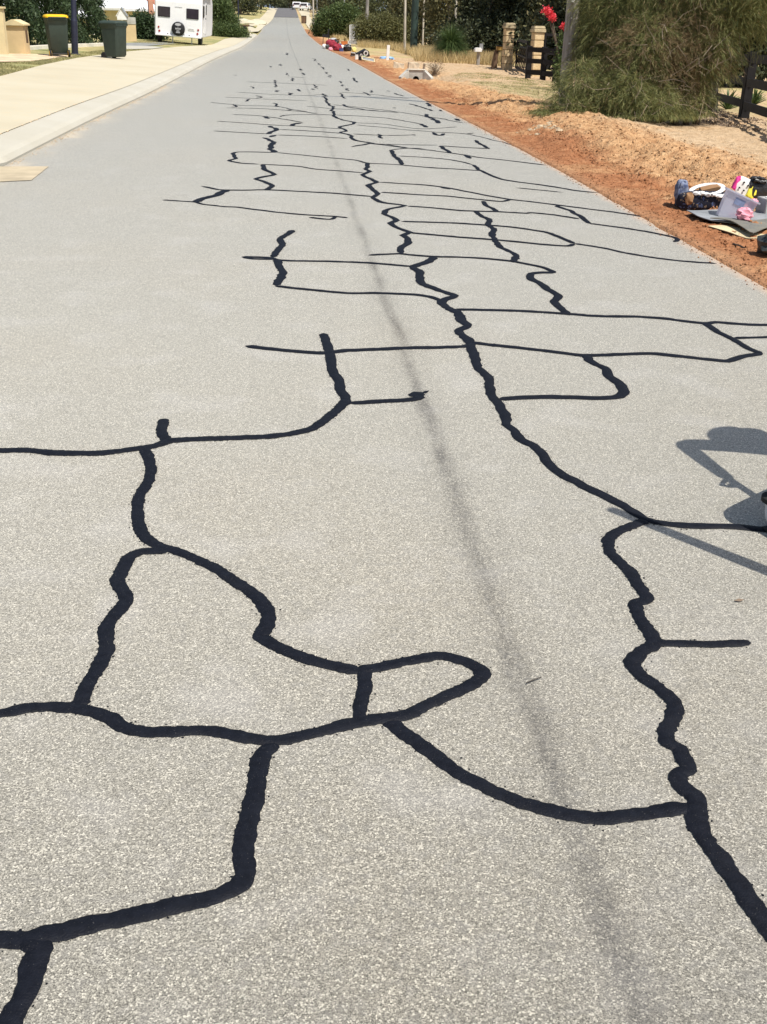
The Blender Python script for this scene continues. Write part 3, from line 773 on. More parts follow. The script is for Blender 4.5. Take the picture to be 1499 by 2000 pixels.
far = [
 ([(630,183),(635,187),(638,193),(642,200),(645,207),(650,213),(651,218),(656,222),(654,226),(660,231),(672,235),(692,239),(685,244),(668,248),(674,254),(677,257),(672,260),(684,266),(680,270),(704,277),(720,280),(704,283),(687,287)], .062, .25),
 ([(528,246),(530,249),(544,253),(533,258),(524,262)], .085), ([(538,264),(528,268)], .085), ([(514,269),(526,272),(536,278),(528,284),(529,290),(537,298)], .09),
 ([(424,237),(470,240),(526,244),(570,246),(620,249),(672,252)], .05), ([(418,256),(470,259),(524,262)], .05), ([(546,253),(600,256),(672,261)], .05),
 ([(540,264),(600,266),(680,271)], .05), ([(570,246),(580,242),(591,240)], .09), ([(454,224),(512,227),(590,239)], .045), ([(516,227),(526,232)], .09),
 ([(548,228),(554,226),(576,224),(616,224),(656,225)], .06), ([(412,200),(470,206),(540,208),(570,214),(616,222)], .05), ([(442,211),(500,212),(566,216),(620,222)], .045),
 ([(534,202),(545,208)], .1), ([(562,216),(570,214)], .1), ([(452,209),(460,209),(457,205)], .12), ([(481,199),(488,193)], .1), ([(501,187),(509,190),(501,192)], .1),
 ([(538,157),(539,163)], .12), ([(538,165),(539,170)], .13), ([(489,169),(496,170),(496,173)], .1), ([(560,143),(564,147)], .1), ([(572,153),(572,158)], .14),
 ([(612,165),(616,169),(621,173)], .1), ([(610,174),(614,175)], .1), ([(584,175),(585,178)], .16), ([(565,182),(566,185)], .18), ([(540,177),(542,179)], .16),
 ([(547,126),(549,128)], .18), ([(561,104),(562,107)], .2), ([(586,135),(589,137)], .18), ([(592,143),(594,146)], .15), ([(528,130),(531,131)], .15),
 ([(613,115),(618,119)], .12), ([(622,124),(626,127)], .12), ([(629,131),(633,135)], .12), ([(636,141),(640,144)], .12), ([(642,147),(646,151)], .12),
 ([(665,183),(675,192)], .12), ([(671,204),(678,207),(685,210),(715,215),(778,220)], .07), ([(663,159),(667,162)], .12), ([(669,166),(671,168)], .12), ([(676,173),(682,177)], .12),
 ([(456,147),(463,147)], .1), ([(690,152),(698,161)], .07), ([(678,135),(684,138)], .12), ([(725,177),(729,181)], .11),
 ([(740,263),(745,270)], .12), ([(656,225),(720,228),(778,234),(823,243),(833,249)], .05), ([(823,243),(833,249)], .085), ([(832,223),(841,230),(851,235),(857,241)], .09),
 ([(846,259),(859,265),(868,261)], .07), ([(690,262),(755,265),(809,264)], .045), ([(806,264),(811,264)], .1), ([(692,240),(755,243),(820,252),(893,248)], .035), ([(697,244),(767,251),(848,258),(912,262),(1000,283)], .035),
 ([(750,282),(790,283),(855,284)], .045), ([(720,280),(760,283),(802,290)], .04), ([(911,262),(926,260)], .06), ([(835,201),(842,208)], .09), ([(800,203),(830,212),(846,217)], .06), ([(891,232),(897,236)], .09),
 ([(710,180),(716,182),(724,187)], .1), ([(769,211),(773,211)], .1), ([(757,178),(760,178)], .1), ([(770,182),(790,188)], .06), ([(860,215),(864,217)], .1),
 ([(460,180),(520,184),(600,187),(640,184)], .03), ([(440,190),(500,193),(600,197)], .03), ([(480,160),(560,163),(640,167)], .03), ([(660,180),(720,184),(800,193)], .03), ([(650,205),(720,212),(800,222),(905,240)], .03), ([(560,150),(600,152)], .03), ([(600,208),(660,213),(740,216)], .03),
]
for a in near:
    a = list(a); top = min(q[1] for q in a[0])
    a[1] *= .74 if top < 480 else (.82 if top < 600 else 1)
    seam(*a)
for a in far:
    w_ = a[1]
    px_ = a[0]
    if len(px_) == 2 and w_ > .09:
        (x0, y0), (x1, y1) = px_; px_ = [(x0 - 1.2, y0 - .6), (x0 + .45 * (x1 - x0) + 1.6, y0 + .3 * (y1 - y0)), (x0 + .5 * (x1 - x0) - 1.2, y0 + .7 * (y1 - y0)), (x1 + 1, y1 + .6)]
    seam(px_, w_ * (.40 if w_ > .09 else (.8 if w_ > .055 else .62)), .22, .5)

# flecks of bitumen spattered beside the nearer bands
fl_ = []
for a in near[:20]:
    P = np.array([np.array(gp(*q, f=lambda X, Y: zr(Y))[:2]) for q in a[0] if q[1] < 1990])
    for p0, p1 in zip(P[:-1], P[1:]):
        for _ in range(int(np.linalg.norm(p1 - p0) * 42) + 1):
            d_ = p1 - p0; nn_ = np.array([d_[1], -d_[0]]) / (np.linalg.norm(d_) + 1e-9)
            fl_.append(p0 + d_ * rng.random() + nn_ * rng.choice([-1, 1]) * (a[1] * .5 + abs(rng.normal()) * .006))
fl_ = np.array(fl_); nf = len(fl_); rr_ = rng.uniform(.0008, .0030, nf)
FV = np.empty((nf, 6, 3))
for j in range(6):
    an = j * PI / 3 + rng.uniform(-.3, .3, nf); ra = rr_ * rng.uniform(.6, 1.3, nf)
    FV[:, j, 0] = fl_[:, 0] + np.cos(an) * ra; FV[:, j, 1] = fl_[:, 1] + np.sin(an) * ra * 1.1; FV[:, j, 2] = zr(fl_[:, 1]) + .0011
raw('tar_flecks', FV.reshape(-1, 3), np.arange(nf * 6).reshape(nf, 6), M['tar'], road)['kind'] = 'stuff'

# ------------------------------------------------------------------ left side: bins, lamp post, letterbox pillars, caravan
def wheelie_bin(name, loc, rz, label, lid_m, wheel_m, h=1.04, w=.60, d=.70):
    """front faces -y in its own frame, wheels and handle at the back"""
    r = thing(name, loc, label, 'bin', rz, 'wheelie bins')
    b = MB()
    zs = [.06, .12, h * .80, h * .84, h * .86, h * .93, h * .95]
    ws = [.49, .51, w * .95, w * .955, w, w * 1.0, w * 1.04]; ds = [.40, .50, d * .91, d * .93, d * .96, d * .97, d * 1.0]
    V = []
    for z, ww, dd in zip(zs, ws, ds):
        y0, y1 = -dd / 2 - .02, dd / 2 - .02
        c = .045
        for x, y in ((-ww/2+c, y0), (ww/2-c, y0), (ww/2, y0+c), (ww/2, y1-c), (ww/2-c, y1), (-ww/2+c, y1), (-ww/2, y1-c), (-ww/2, y0+c)): V.append((x, y, z))
    n = len(zs)
    Fs = [(i*8+k, i*8+(k+1) % 8, (i+1)*8+(k+1) % 8, (i+1)*8+k) for i in range(n-1) for k in range(8)] + [tuple(range(8))[::-1], tuple(range((n-1)*8, n*8))]
    b.add(V, Fs)
    body = b.build('body', M['binplastic'], r, smooth=True)
    rim = MB(); rim.box((0, -d/2 - .005, h*.93), (w*1.0, .03, .07)); rim.build('rim', M['binplastic'], body, bevel=.008); rim = MB(); rim.box((0, d/2 - .01, h*.915), (w*.9, .05, .05)); rim.build('hinge_bar', M['binplastic'], body, bevel=.008)
    st = MB(); st.box((.1, -d*.463, h*.67), (.05, .004, .022)); st.build('sticker', M['offwhite'], body)
    lid = MB()
    V = []
    for z, ww, dd in ((h*.955, w*1.06, d*1.06), (h*.985, w*1.06, d*1.06), (h*1.02, w*.96, d*.95), (h*1.035, w*.7, d*.7)):
        c = .05
        for x, y in ((-ww/2+c, -dd/2), (ww/2-c, -dd/2), (ww/2, -dd/2+c), (ww/2, dd/2-c), (ww/2-c, dd/2), (-ww/2+c, dd/2), (-ww/2, dd/2-c), (-ww/2, -dd/2+c)): V.append((x, y - .01, z))
    lid.add(V, [(i*8+k, i*8+(k+1) % 8, (i+1)*8+(k+1) % 8, (i+1)*8+k) for i in range(3) for k in range(8)] + [tuple(range(8))[::-1], tuple(range(24, 32))])
    lid.build('lid', lid_m, r, smooth=True)
    hd = MB(); hd.tube([(-w*.4, d*.44, h*.93), (-w*.4, d*.56, h*.96), (w*.4, d*.56, h*.96), (w*.4, d*.44, h*.93)], .016, 8); hd.build('handle', M['binplastic'], r, smooth=True)
    for s in (-1, 1):
        q = MB(); q.lathe([(.03, -.028), (.095, -.028), (.1, -.018), (.1, .018), (.095, .028), (.03, .028)], (s * w * .43, d*.36, .1), 20, 'x')
        wh = q.build('wheel', M['rubber'], r, smooth=True)
        q = MB(); q.lathe([(.012, -.034), (.078, -.033), (.083, -.0), (.078, .033), (.012, .034)], (s * w * .43, d*.36, .1), 14, 'x'); q.build('hub', wheel_m, wh, smooth=True)
    ax = MB(); ax.tube([(-w*.42, d*.36, .1), (w*.42, d*.36, .1)], .014, 8); ax.build('axle', M['black'], r)
    return r
b1 = gp(116, 111)
wheelie_bin('wheelie_bin', b1, PI + .30, 'dark green wheelie bin with a yellow lid and yellow wheels beside the lamp post', M['lidyellow'], M['wheelyellow'], 1.12, .62, .70)
b2 = gp(226, 115)
wheelie_bin('wheelie_bin', b2, 1.02, 'all dark green wheelie bin standing on the cream paving', M['binplastic'], M['black'], 1.06, .56, .68)

lp = gp(147, 107)
r = thing('lamp_post', lp, 'dark navy lamp post standing between the two wheelie bins', 'lamp post', rot=(0, .065, 0))
q = MB(); q.tube([(0, 0, -.1), (0, 0, 1.0)], .105, 16).tube([(0, 0, 1.0), (0, 0, 1.08), (0, 0, 5.2)], [.105, .085, .05], 16)
q.build('pole', M['navy'], r, smooth=True)
q = MB(); q.lathe([(.16, 0), (.16, .03), (.125, .04)], (0, 0, .0), 16); q.build('base_flange', M['navy'], r)
q = MB(); q.box((0, -.088, .62), (.09, .012, .32)); q.build('access_cover', M['navy'], r, bevel=.006)
q = MB(); q.tube([(0, 0, 5.15), (.3, 0, 5.35), (1.0, 0, 5.45)], [.045, .035, .03], 10); q.build('arm', M['navy'], r, smooth=True)
q = MB(); q.box((1.2, 0, 5.43), (.55, .22, .1), taper=(.8, .7)); q.build('lantern', M['steel'], r, bevel=.02)

p = gp(38, 105)
r = thing('letterbox_pillar', p, 'cream rendered letterbox pillar with a pyramid cap at the far left', 'letterbox', -.12)
q = MB(); q.box((0, 0, .38), (.54, .5, .78), taper=(.96, .96)); q.build('pier', M['render_tan'], r, bevel=.01)
q = MB(); q.prism([(-.32, 0), (.32, 0), (.32, .05), (.04, .17), (-.04, .17), (-.32, .05)], -.3, .3); cp = q.build('cap', M['render_wall'], r, bevel=.012, loc=(0, 0, .765))
q = MB(); q.box((.262, .05, .47), (.012, .18, .34)); q.build('side_panel', M['wood_brown'], r)
p = gp(-14, 106)
r = thing('garden_wall', p, 'cream rendered garden wall end at the left edge of the photo', 'wall')
q = MB(); q.box((0, .3, .58), (.72, .3, 1.2)); q.build('wall_panel', M['render_wall'], r, bevel=.01)
q = MB(); q.box((0, .3, 1.21), (.8, .38, .06)); q.build('coping', M['render_wall'], r, bevel=.01)
e0 = [gp(*q) for q in ((52, 97), (80, 95), (115, 93), (150, 91.5), (185, 90), (206, 89))]
q = MB()
for a, b in zip(e0[:-1], e0[1:]): q.bar(a + Vector((0, 0, .04)), b + Vector((0, 0, .04)), .22, .14)
tag(q.build('garden_edging', M['kerb_white'], bevel=.015), 'pale concrete edging strip running along the foot of the hedge', 'edging')
drape('concrete_apron', [(246, 90), (290, 91), (322, 93), (298, 96), (246, 97.5)], M['kerb'], .024)

# hedge: stems and a deep mass of dark leaves
def hedge(pts, h, dpt, n, label):
    r = thing('hedge', pts[0], label, 'hedge'); P0 = np.array(pts[0])
    A, B = np.array(pts[0]), np.array(pts[-1]); L = np.linalg.norm(B - A); d = (B - A) / L; nn = np.array([-d[1], d[0], 0])
    st = MB()
    for i in range(14):
        b = A + d * L * (i + .5) / 14 + nn * rng.uniform(.3, .7) * dpt - P0
        st.tube([b, b + [.1, .05, h * .5], b + [rng.uniform(-.3, .3), .1, h * .85]], [.04, .03, .012], 5)
    st.build('stems', M['bark_dark'], r)['kind'] = 'stuff'
    nc = n // 16
    t = rng.random(nc); uu = rng.random(nc); face = rng.random(nc)
    top = h * (.92 + .16 * np.sin(t * 17) + .1 * np.sin(t * 41 + 1) + .06 * np.sin(t * 90))
    z = np.where(face < .7, uu ** .8 * top, top * rng.uniform(.9, 1.02, nc)); y = np.where(face < .7, rng.uniform(0, .25, nc) + .12 * np.sin(t * 23 + z * 3), rng.random(nc)) * dpt
    C = A - P0 + d * (t * L)[:, None] + nn * y[:, None] + np.array([0, 0, 1.]) * (z + .02)[:, None]
    P = np.repeat(C, 16, 0) + rng.normal(size=(nc * 16, 3)) * .085
    D = np.tile(-nn * .5 + [0, 0, -.5], (len(P), 1))
    V, Fs = diamonds(P, .13, .42, D, .7); raw('foliage', V, Fs, M['hedge'], r)
hedge([gp(-60, 99), gp(215, 88)], 2.25, 1.6, 46000, 'tall dark green hedge behind the two wheelie bins')

# letterbox pillar and shrubs behind the second bin
p = gp(256, 81)
r = thing('letterbox_pillar', p, 'tan rendered letterbox pillar with a grey top behind the plain green bin', 'letterbox', .1)
q = MB(); q.box((0, 0, .42), (.62, .5, .86)); q.build('pier', M['render_tan'], r, bevel=.01)
q = MB(); q.box((-.02, 0, 1.0), (.68, .54, .34)); q.build('letterbox', M['concrete'], r, bevel=.015)
p = at(240, 44, gp(256, 81).y - .4)
g0 = onground(p.x, p.y)
r = thing('mailbox', g0, 'white gabled mailbox on a post peeping over the plain green bin', 'mailbox')
q = MB(); q.bar((0, 0, -.1), (0, 0, 1.05), .09, .09); q.build('post', M['whiterough'], r)
q = MB(); q.prism([(-.24, 0), (.24, 0), (.24, .2), (0, .56), (-.24, .2)], -.2, .2); q.build('box', M['whiterough'], r, loc=(0, 0, 1.02))
q = MB(); q.prism([(0, 1.635), (.30, 1.20), (.28, 1.17), (0, 1.59)], -.24, .24); q.build('roof_panel', M['steel'], r)
q = MB(); q.prism([(0, 1.635), (-.30, 1.20), (-.28, 1.17), (0, 1.59)], -.24, .24); q.build('roof_panel', M['whiterough'], r)

def bush(name, label, base, blobs, n, leaf, m, group=None, stems=6, aspect=.5, clump=None, cat='shrub', per=14, droop=0):
    r = thing(name, base, label, cat, group=group)
    st = MB()
    for i in range(stems):
        b = blobs[i % len(blobs)]; a = rng.uniform(-.15, .15, 3)
        st.tube([(a[0], a[1], -.05), (b[0] * .5 + a[0], b[1] * .5, b[2] * .6), (b[0] + a[1], b[1] + a[0], b[2] + b[5] * .4)], [.045, .03, .01], 5)
    st.build('stems', M['bark'], r, smooth=True)
    P, D = shell_points(blobs, n, clump or leaf * 1.2, per); P[:, 2] = np.maximum(P[:, 2], .03)
    D = D.copy(); D[:, 2] -= droop
    V, Fs = diamonds(P, leaf, aspect, D, .8); raw('foliage', V, Fs, M[m], r)
    return r
p = gp(288, 77)
bush('garden_shrub', 'dark bushy garden shrub between the tan pillar and the caravan', p, [(-.2, 0, .6, .75, .7, .65), (.5, .2, .45, .55, .5, .5), (-.4, .3, 1.0, .55, .5, .4), (.1, 0, .95, .4, .4, .35)], 9000, .16, 'hedge')
p = gp(268, 62)
bush('garden_shrub', 'low yellow green bush in front of the white roofed house', p, [(0, 0, .7, 1.1, .8, .6), (-.9, .3, .6, .8, .7, .5)], 5000, .16, 'tree_mid')

# caravan
cr, cl = gp(401, 89), gp(322, 80)
cw = 2.62
cpos = Vector(((cr.x) - cw / 2 - .10, cr.y - 1.2, 0)); cpos.z = float(ground(cpos.x, cpos.y))
r = thing('caravan', cpos, 'white caravan parked on the verge with a black spare wheel cover on its rear', 'caravan', rot=(0, .062, -.045))
L, H0, H1 = 5.4, .40, 2.62
q = MB(); q.prism([(0, H0), (L, H0 + .02), (L + .3, 1.0), (L + .15, 2.2), (L - .5, H1), (.22, H1), (.06, H1 - .14), (0, H1 - .5)], -cw/2, cw/2, 'x')
q.build('body', M['white'], r, bevel=.05)
for x in (-.80, .78):
    q = MB(); q.box((x, -.018, 1.60), (.68, .03, .52)); f = q.build('window', M['black'], r, bevel=.012)
    q = MB(); q.box((x, -.036, 1.60), (.62, .012, .46)); q.build('pane', M['glassdark'], f)
q = MB(); q.lathe([(.02, -.2), (.33, -.2), (.365, -.17), (.37, -.02), (.37, 0)], (0, 0, .78), 28, 'y'); sw = q.build('spare_wheel_cover', M['black'], r, smooth=True)
q = MB()
for z, w_, t in ((1.16, .36, .10), (1.02, .06, .03), (.965, .34, .02), (.925, .30, .06), (.82, .16, .06), (.745, .24, .06)):
    if t == .10: q.lathe([(.0001, -.206), (.17, -.206), (.17, -.202)], (0, 0, 0), 20, 'y'); q.v = [(v[0], v[1], 1.155 + v[2] * .42) for v in q.v]
    else:
        n = max(2, int(w_ / .05))
        for i in range(n): q.box((-w_/2 + w_ * (i + .5) / n, -.204, z), (w_ / n * .72, .006, t))
q.build('cover_lettering', M['offwhite'], sw, loc=(0, 0, -.15))['kind'] = 'stuff'
q = MB(); q.prism([(-.40, .42), (-.27, .66), (.27, .66), (.40, .42)], -.06, -.0); q.build('wheel_carrier', M['steel'], r)
q = MB()
for i in range(7): q.box((-.18 + .06 * i, -.008, 1.88 + .006 * (i % 2)), (.036, .006, .045))
q.build('name_lettering', M['steel'], r)
q = MB(); q.box((.72, -.012, .80), (.36, .012, .12)); pl = q.build('number_plate', M['whiterough'], r)
q = MB()
for i in range(5): q.box((.60 + .055 * i, -.021, .80), (.03, .004, .06))
q.build('plate_lettering', M['steel'], pl)
for x in (-1.08, 1.08):
    for z, rr in ((.80, .055), (.60, .06)):
        q = MB(); q.lathe([(.005, -.03), (rr * .8, -.03), (rr, -.012), (rr, 0)], (x + (.02 if z < .7 else -.02) * (1 if x > 0 else -1) * -1, 0, z), 14, 'y'); q.build('tail_light', M['redlens'], r, smooth=True)
q = MB(); q.box((0, -.05, .41), (cw - .05, .1, .09)); q.build('bumper', M['white'], r, bevel=.02)
for x in (-cw/2 + .17, cw/2 - .17):
    q = MB(); q.lathe([(.16, -.1), (.31, -.1), (.33, -.07), (.33, .07), (.31, .1), (.16, .1)], (x, .75, .30), 24, 'x'); wh = q.build('wheel', M['rubber'], r, smooth=True)
    q = MB(); q.lathe([(.02, -.07), (.15, -.09), (.17, -.08), (.17, .08), (.15, .09), (.02, .07)], (x, .75, .30), 16, 'x'); q.build('rim', M['steel'], wh, smooth=True)
for x in (-.35, .72):
    q = MB(); q.bar((x, .25, .55), (x, .25, .03), .05, .05); q.box((x, .25, .03), (.14, .14, .03)); q.build('corner_leg', M['steel'], r)
q = MB(); q.bar((-.6, 0, .45), (-.6, L + 1, .45), .06, .12); q.bar((.6, 0, .45), (.6, L + 1, .45), .06, .12); q.build('chassis', M['black'], r)
q = MB(); q.box((cw/2 + .015, .62, 1.75), (.03, .55, .62)); f = q.build('window', M['black'], r, bevel=.012)
q = MB(); q.box((cw/2 + .034, .62, 1.75), (.012, .47, .54)); q.build('pane', M['glassdark'], f)
q = MB(); q.box((cw/2 + .012, 1.75, 1.45), (.025, .62, 1.72)); dr = q.build('door', M['white'], r, bevel=.01)
q = MB(); q.box((cw/2 + .03, 1.75, 1.85), (.012, .4, .5)); q.build('door_window', M['glassdark'], dr)
q = MB(); q.box((cw/2 + .04, 1.5, 1.4), (.03, .06, .12)); q.build('handle', M['black'], dr)
q = MB(); q.box((cw/2 + .012, .95, .8), (.02, .3, .3)); q.build('hatch', M['whiterough'], r)
q = MB(); q.tube([(cw/2 + .06, .12, 2.5), (cw/2 + .06, 4.2, 2.5)], .05, 10); q.build('rolled_awning', M['whiterough'], r)

# ------------------------------------------------------------------ left side: houses and garden beyond the bins
def roof_hip(w, d, h, over=.5, ridge=.4):
    x, y = w / 2 + over, d / 2 + over; rx = w / 2 * ridge
    V = [(-x, -y, 0), (x, -y, 0), (x, y, 0), (-x, y, 0), (-rx, 0, h), (rx, 0, h), (-x, -y, -.18), (x, -y, -.18), (x, y, -.18), (-x, y, -.18)]
    return V, [(0, 1, 5, 4), (1, 2, 5), (2, 3, 4, 5), (3, 0, 4), (6, 7, 1, 0), (7, 8, 2, 1), (8, 9, 3, 2), (9, 6, 0, 3), (9, 8, 7, 6)]
def house(name, loc, rz, w, d, h, rh, wallm, roofm, label, wins, porch=None):
    r = thing(name, loc, label, 'house', rz)
    q = MB(); q.box((0, 0, h/2 - .2), (w, d, h + .4)); q.build('wall', M[wallm], r)
    V, Fs = roof_hip(w, d, rh); q = MB(); q.add(V, Fs); rf = q.build('roof', M[roofm], r, loc=(0, 0, h + .02))
    q = MB(); q.box((0, -d/2 - .56, h - .02), (w + 1.2, .12, .14)); q.build('gutter', M['whiterough'], rf, loc=(0, 0, -h - .02 + 0))
    for x, z, ww, hh in wins:
        q = MB(); q.box((x, -d/2 - .03, z), (ww, .08, hh)); f = q.build('window', M['whiterough'], r, bevel=.01)
        q = MB(); q.box((x, -d/2 - .08, z), (ww - .14, .03, hh - .14)); q.build('pane', M['glassdark'], f)
    if porch:
        x, ww, dd = porch
        q = MB(); q.add([(x-ww/2, -d/2-dd, h-.55), (x+ww/2, -d/2-dd, h-.55), (x+ww/2, -d/2+.1, h+.05), (x-ww/2, -d/2+.1, h+.05), (x-ww/2, -d/2-dd, h-.67), (x+ww/2, -d/2-dd, h-.67), (x+ww/2, -d/2+.1, h-.07), (x-ww/2, -d/2+.1, h-.07)], [(0,1,2,3), (7,6,5,4), (4,5,1,0), (5,6,2,1), (6,7,3,2), (7,4,0,3)])
        q.build('porch_roof', M[roofm], r)
        for sx in (x-ww/2+.15, x+ww/2-.15):
            q = MB(); q.bar((sx, -d/2-dd+.2, -.2), (sx, -d/2-dd+.2, h-.6), .12, .12); q.build('porch_post', M['whiterough'], r)
    return r
hp = at(262, 30, 88); g0 = onground(hp.x - 4.4, 92)
house('house', g0, -.25, 9, 7, 1.75, 2.1, 'render_wall', 'roofwhite', 'cream house with a white metal roof behind the dark hedge', [(-2.4, 1.1, 1.3, 1.0), (2.6, 1.1, 1.5, 1.0)], (0.6, 5.2, 1.8))
hp = at(345, 10, 112); g0 = onground(hp.x - 2.6, 116)
house('house', g0, -.2, 9.5, 8, 2.0, 1.7, 'render_wall', 'rooftile', 'cream house with a red tiled roof behind the caravan', [(-2.6, 1.2, 1.4, 1.1), (2.4, 1.2, 1.6, 1.1)])
p = at(299, 20, 78); g0 = onground(p.x, 78)
r = thing('banner', g0, 'orange and white banner hanging left of the caravan', 'banner')
q = MB(); q.tube([(-.25, 0, -.1), (-.28, 0, 2.6)], .03, 8); q.build('pole', M['navy'], r)
q = MB(); q.prism([(-.24, 1.35), (.08, 1.45), (.0, 2.5), (-.26, 2.5)], -.015, .015); cl_ = q.build('cloth', mat('faded_orange_cloth', (.60, .30, .20), .8, .1, 8), r)
q = MB(); q.prism([(-.22, .6), (.14, .8), (.09, 1.42), (-.23, 1.32)], -.014, .016); q.build('lower_cloth', M['whiterough'], r)

p = gp(433, 73); p = onground(-5.4, 108)
px = at(437, 60, 108).x
tree('garden_tree', 'dense green garden tree just right of the caravan', onground(px, 108), 3.6, [(0, 0, 1.6, 1.0, .9, 1.1), (-.2, 0, 2.5, .8, .8, .7), (.5, .1, 1.2, .8, .7, .7), (.1, .2, 3.0, .5, .5, .5)], 15000, .15, 'bush_green', .09, top=2.2)
px = at(444, 62, 104).x
bush('garden_hedge', 'low rounded green hedge in front of the dense garden tree', onground(px, 104), [(-.9, 0, .5, .75, .6, .5), (0, -.1, .5, .8, .6, .5), (.9, 0, .42, .7, .6, .42), (1.5, .1, .25, .4, .4, .25)], 9000, .13, 'bush_green')
lpx = at(467, 50, 122)
r = thing('lamp_post', onground(lpx.x, 122), 'thin dark post far up the street left of the road bend', 'lamp post')
q = MB(); q.tube([(0, 0, -.1), (0, 0, 4.6)], [.085, .06], 10); q.build('pole', M['navy'], r, smooth=True)
q = MB(); q.box((.25, 0, 4.6), (.6, .18, .1)); q.build('lantern', M['steel'], r, bevel=.02)
for px_, Y, w_, h_, lab, mm in ((465, 118, .42, .78, 'short cream bollard at the foot of the thin dark post', 'render_tan'), (458, 128, .62, 1.75, 'tall cream pillar behind the dense garden tree', 'render_wall')):
    p = at(px_, 50, Y)
    r = thing('letterbox_pillar', onground(p.x, Y), lab, 'pillar')
    q = MB(); q.box((0, 0, h_/2 - .05), (w_, w_, h_ + .1), taper=(.85, .85)); q.build('pier', M[mm], r, bevel=.02)
    q = MB(); q.box((0, 0, h_ + .05), (w_ * 1.05, w_ * 1.05, .1)); q.build('cap', M[mm], r, bevel=.02)
p = at(470, 42, 136)
r = thing('trailer', onground(p.x, 136), 'low brown flatbed trailer parked beside the far driveway', 'trailer')
q = MB(); q.box((0, 0, .62), (2.0, 1.2, .22)); q.build('tray', M['wood_brown'], r, bevel=.02)
for s_ in (-1, 1):
    q = MB(); q.lathe([(.1, -.09), (.3, -.09), (.3, .09), (.1, .09)], (.45 * s_, -.55, .3), 14, 'y'); q.build('wheel', M['rubber'], r)
q = MB(); q.bar((1.0, 0, .6), (1.7, 0, .45), .08, .08); q.build('drawbar', M['black'], r)
for i, (px_, py_, rr, hh) in enumerate(((486, 33, 1.5, .5), (498, 30, 1.7, .55), (476, 30, 1.2, .45))):
    p = at(px_, py_, 172 + 4 * i)
    q = MB(); q.ball((0, 0, 0), (rr, 1.0, hh), 20, 10, .16, i)
    o = q.build('sand_heap', M['path'], smooth=True, loc=onground(p.x, 172 + 4 * i, -.03)); tag(o, ['pale sand heap nearest the brown trailer', 'largest pale sand heap beside the far footpath', 'small pale sand heap left of the other heaps'][i], 'sand heap')

# ------------------------------------------------------------------ far end of the street
tree_kinds = [('tree_dark', .34), ('tree_mid', .3), ('tree_olive', .3)]
def crown(h, w, k):
    q = random.Random(k); out = []
    for i in range(7):
        z = h * (.16 + .72 * (i / 6)); rr = w * (.95 - .5 * abs(i / 6 - .35))
        out.append((q.uniform(-.35, .35) * w, q.uniform(-.35, .35) * w, z, rr * q.uniform(.6, .85), rr * q.uniform(.6, .85), h * q.uniform(.13, .19)))
    return out
far_spots = [  # pixel column, distance, height, half width, kind
 (418, 190, 9, 3.6, 0), (446, 200, 9, 3.4, 1), (470, 215, 10, 3.8, 0), (492, 232, 10, 4, 2), (510, 250, 10, 4, 0), (524, 300, 9, 4.2, 1), (538, 345, 11, 5, 0), (552, 360, 11, 5, 0), (566, 352, 11, 5, 2), (578, 365, 11, 5, 0), (592, 350, 11, 5, 1), (606, 320, 9, 4.4, 0), (622, 290, 9, 4.4, 2), (640, 250, 9, 4.2, 0),
 (664, 232, 10, 4.4, 2), (690, 210, 10, 4.2, 0), (716, 190, 10, 4, 1), (779, 172, 10, 3.6, 0)]
lab_pos = ['far left behind the garden tree', 'beyond the thin dark post', 'behind the tall cream pillar', 'above the brown trailer', 'behind the pale sand heaps', 'at the top of the far footpath', 'left of where the road tops the hill', 'over the left half of the hilltop road', 'straight over the hilltop road', 'just left of the far white vehicles', 'behind the far white vehicles', 'behind the pale thin pole', 'behind the left end of the rounded bush', 'behind the middle of the rounded bush', 'behind the right end of the rounded bush', 'behind the white shelf rack', 'behind the banded power pole', 'right of the distant blue hill gap']
kind_word = ['dark leafy tree', 'mid green tree', 'thin olive tree']
for i, (px_, Y, h_, w_, k_) in enumerate(far_spots):
    p = at(px_, 20, Y)
    tree('street_tree', kind_word[k_] + ' ' + lab_pos[i], onground(p.x, Y), h_, crown(h_ * .95, w_, i), 5200, .42, tree_kinds[k_][0], .22, 'bark', group='trees at the end of the street')

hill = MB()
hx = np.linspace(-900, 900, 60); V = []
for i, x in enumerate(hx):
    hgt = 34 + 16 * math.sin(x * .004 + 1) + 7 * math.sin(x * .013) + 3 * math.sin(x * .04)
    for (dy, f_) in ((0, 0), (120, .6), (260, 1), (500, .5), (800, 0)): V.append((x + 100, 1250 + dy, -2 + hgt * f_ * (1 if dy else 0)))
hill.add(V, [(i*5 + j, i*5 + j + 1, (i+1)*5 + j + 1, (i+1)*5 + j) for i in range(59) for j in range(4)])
ho = hill.build('hills', mat('hazy_bush_hill', (.17, .21, .27), .95, .15, .01), smooth=True); ho['kind'] = 'structure'  # distance haze is painted into the bluish hill colour

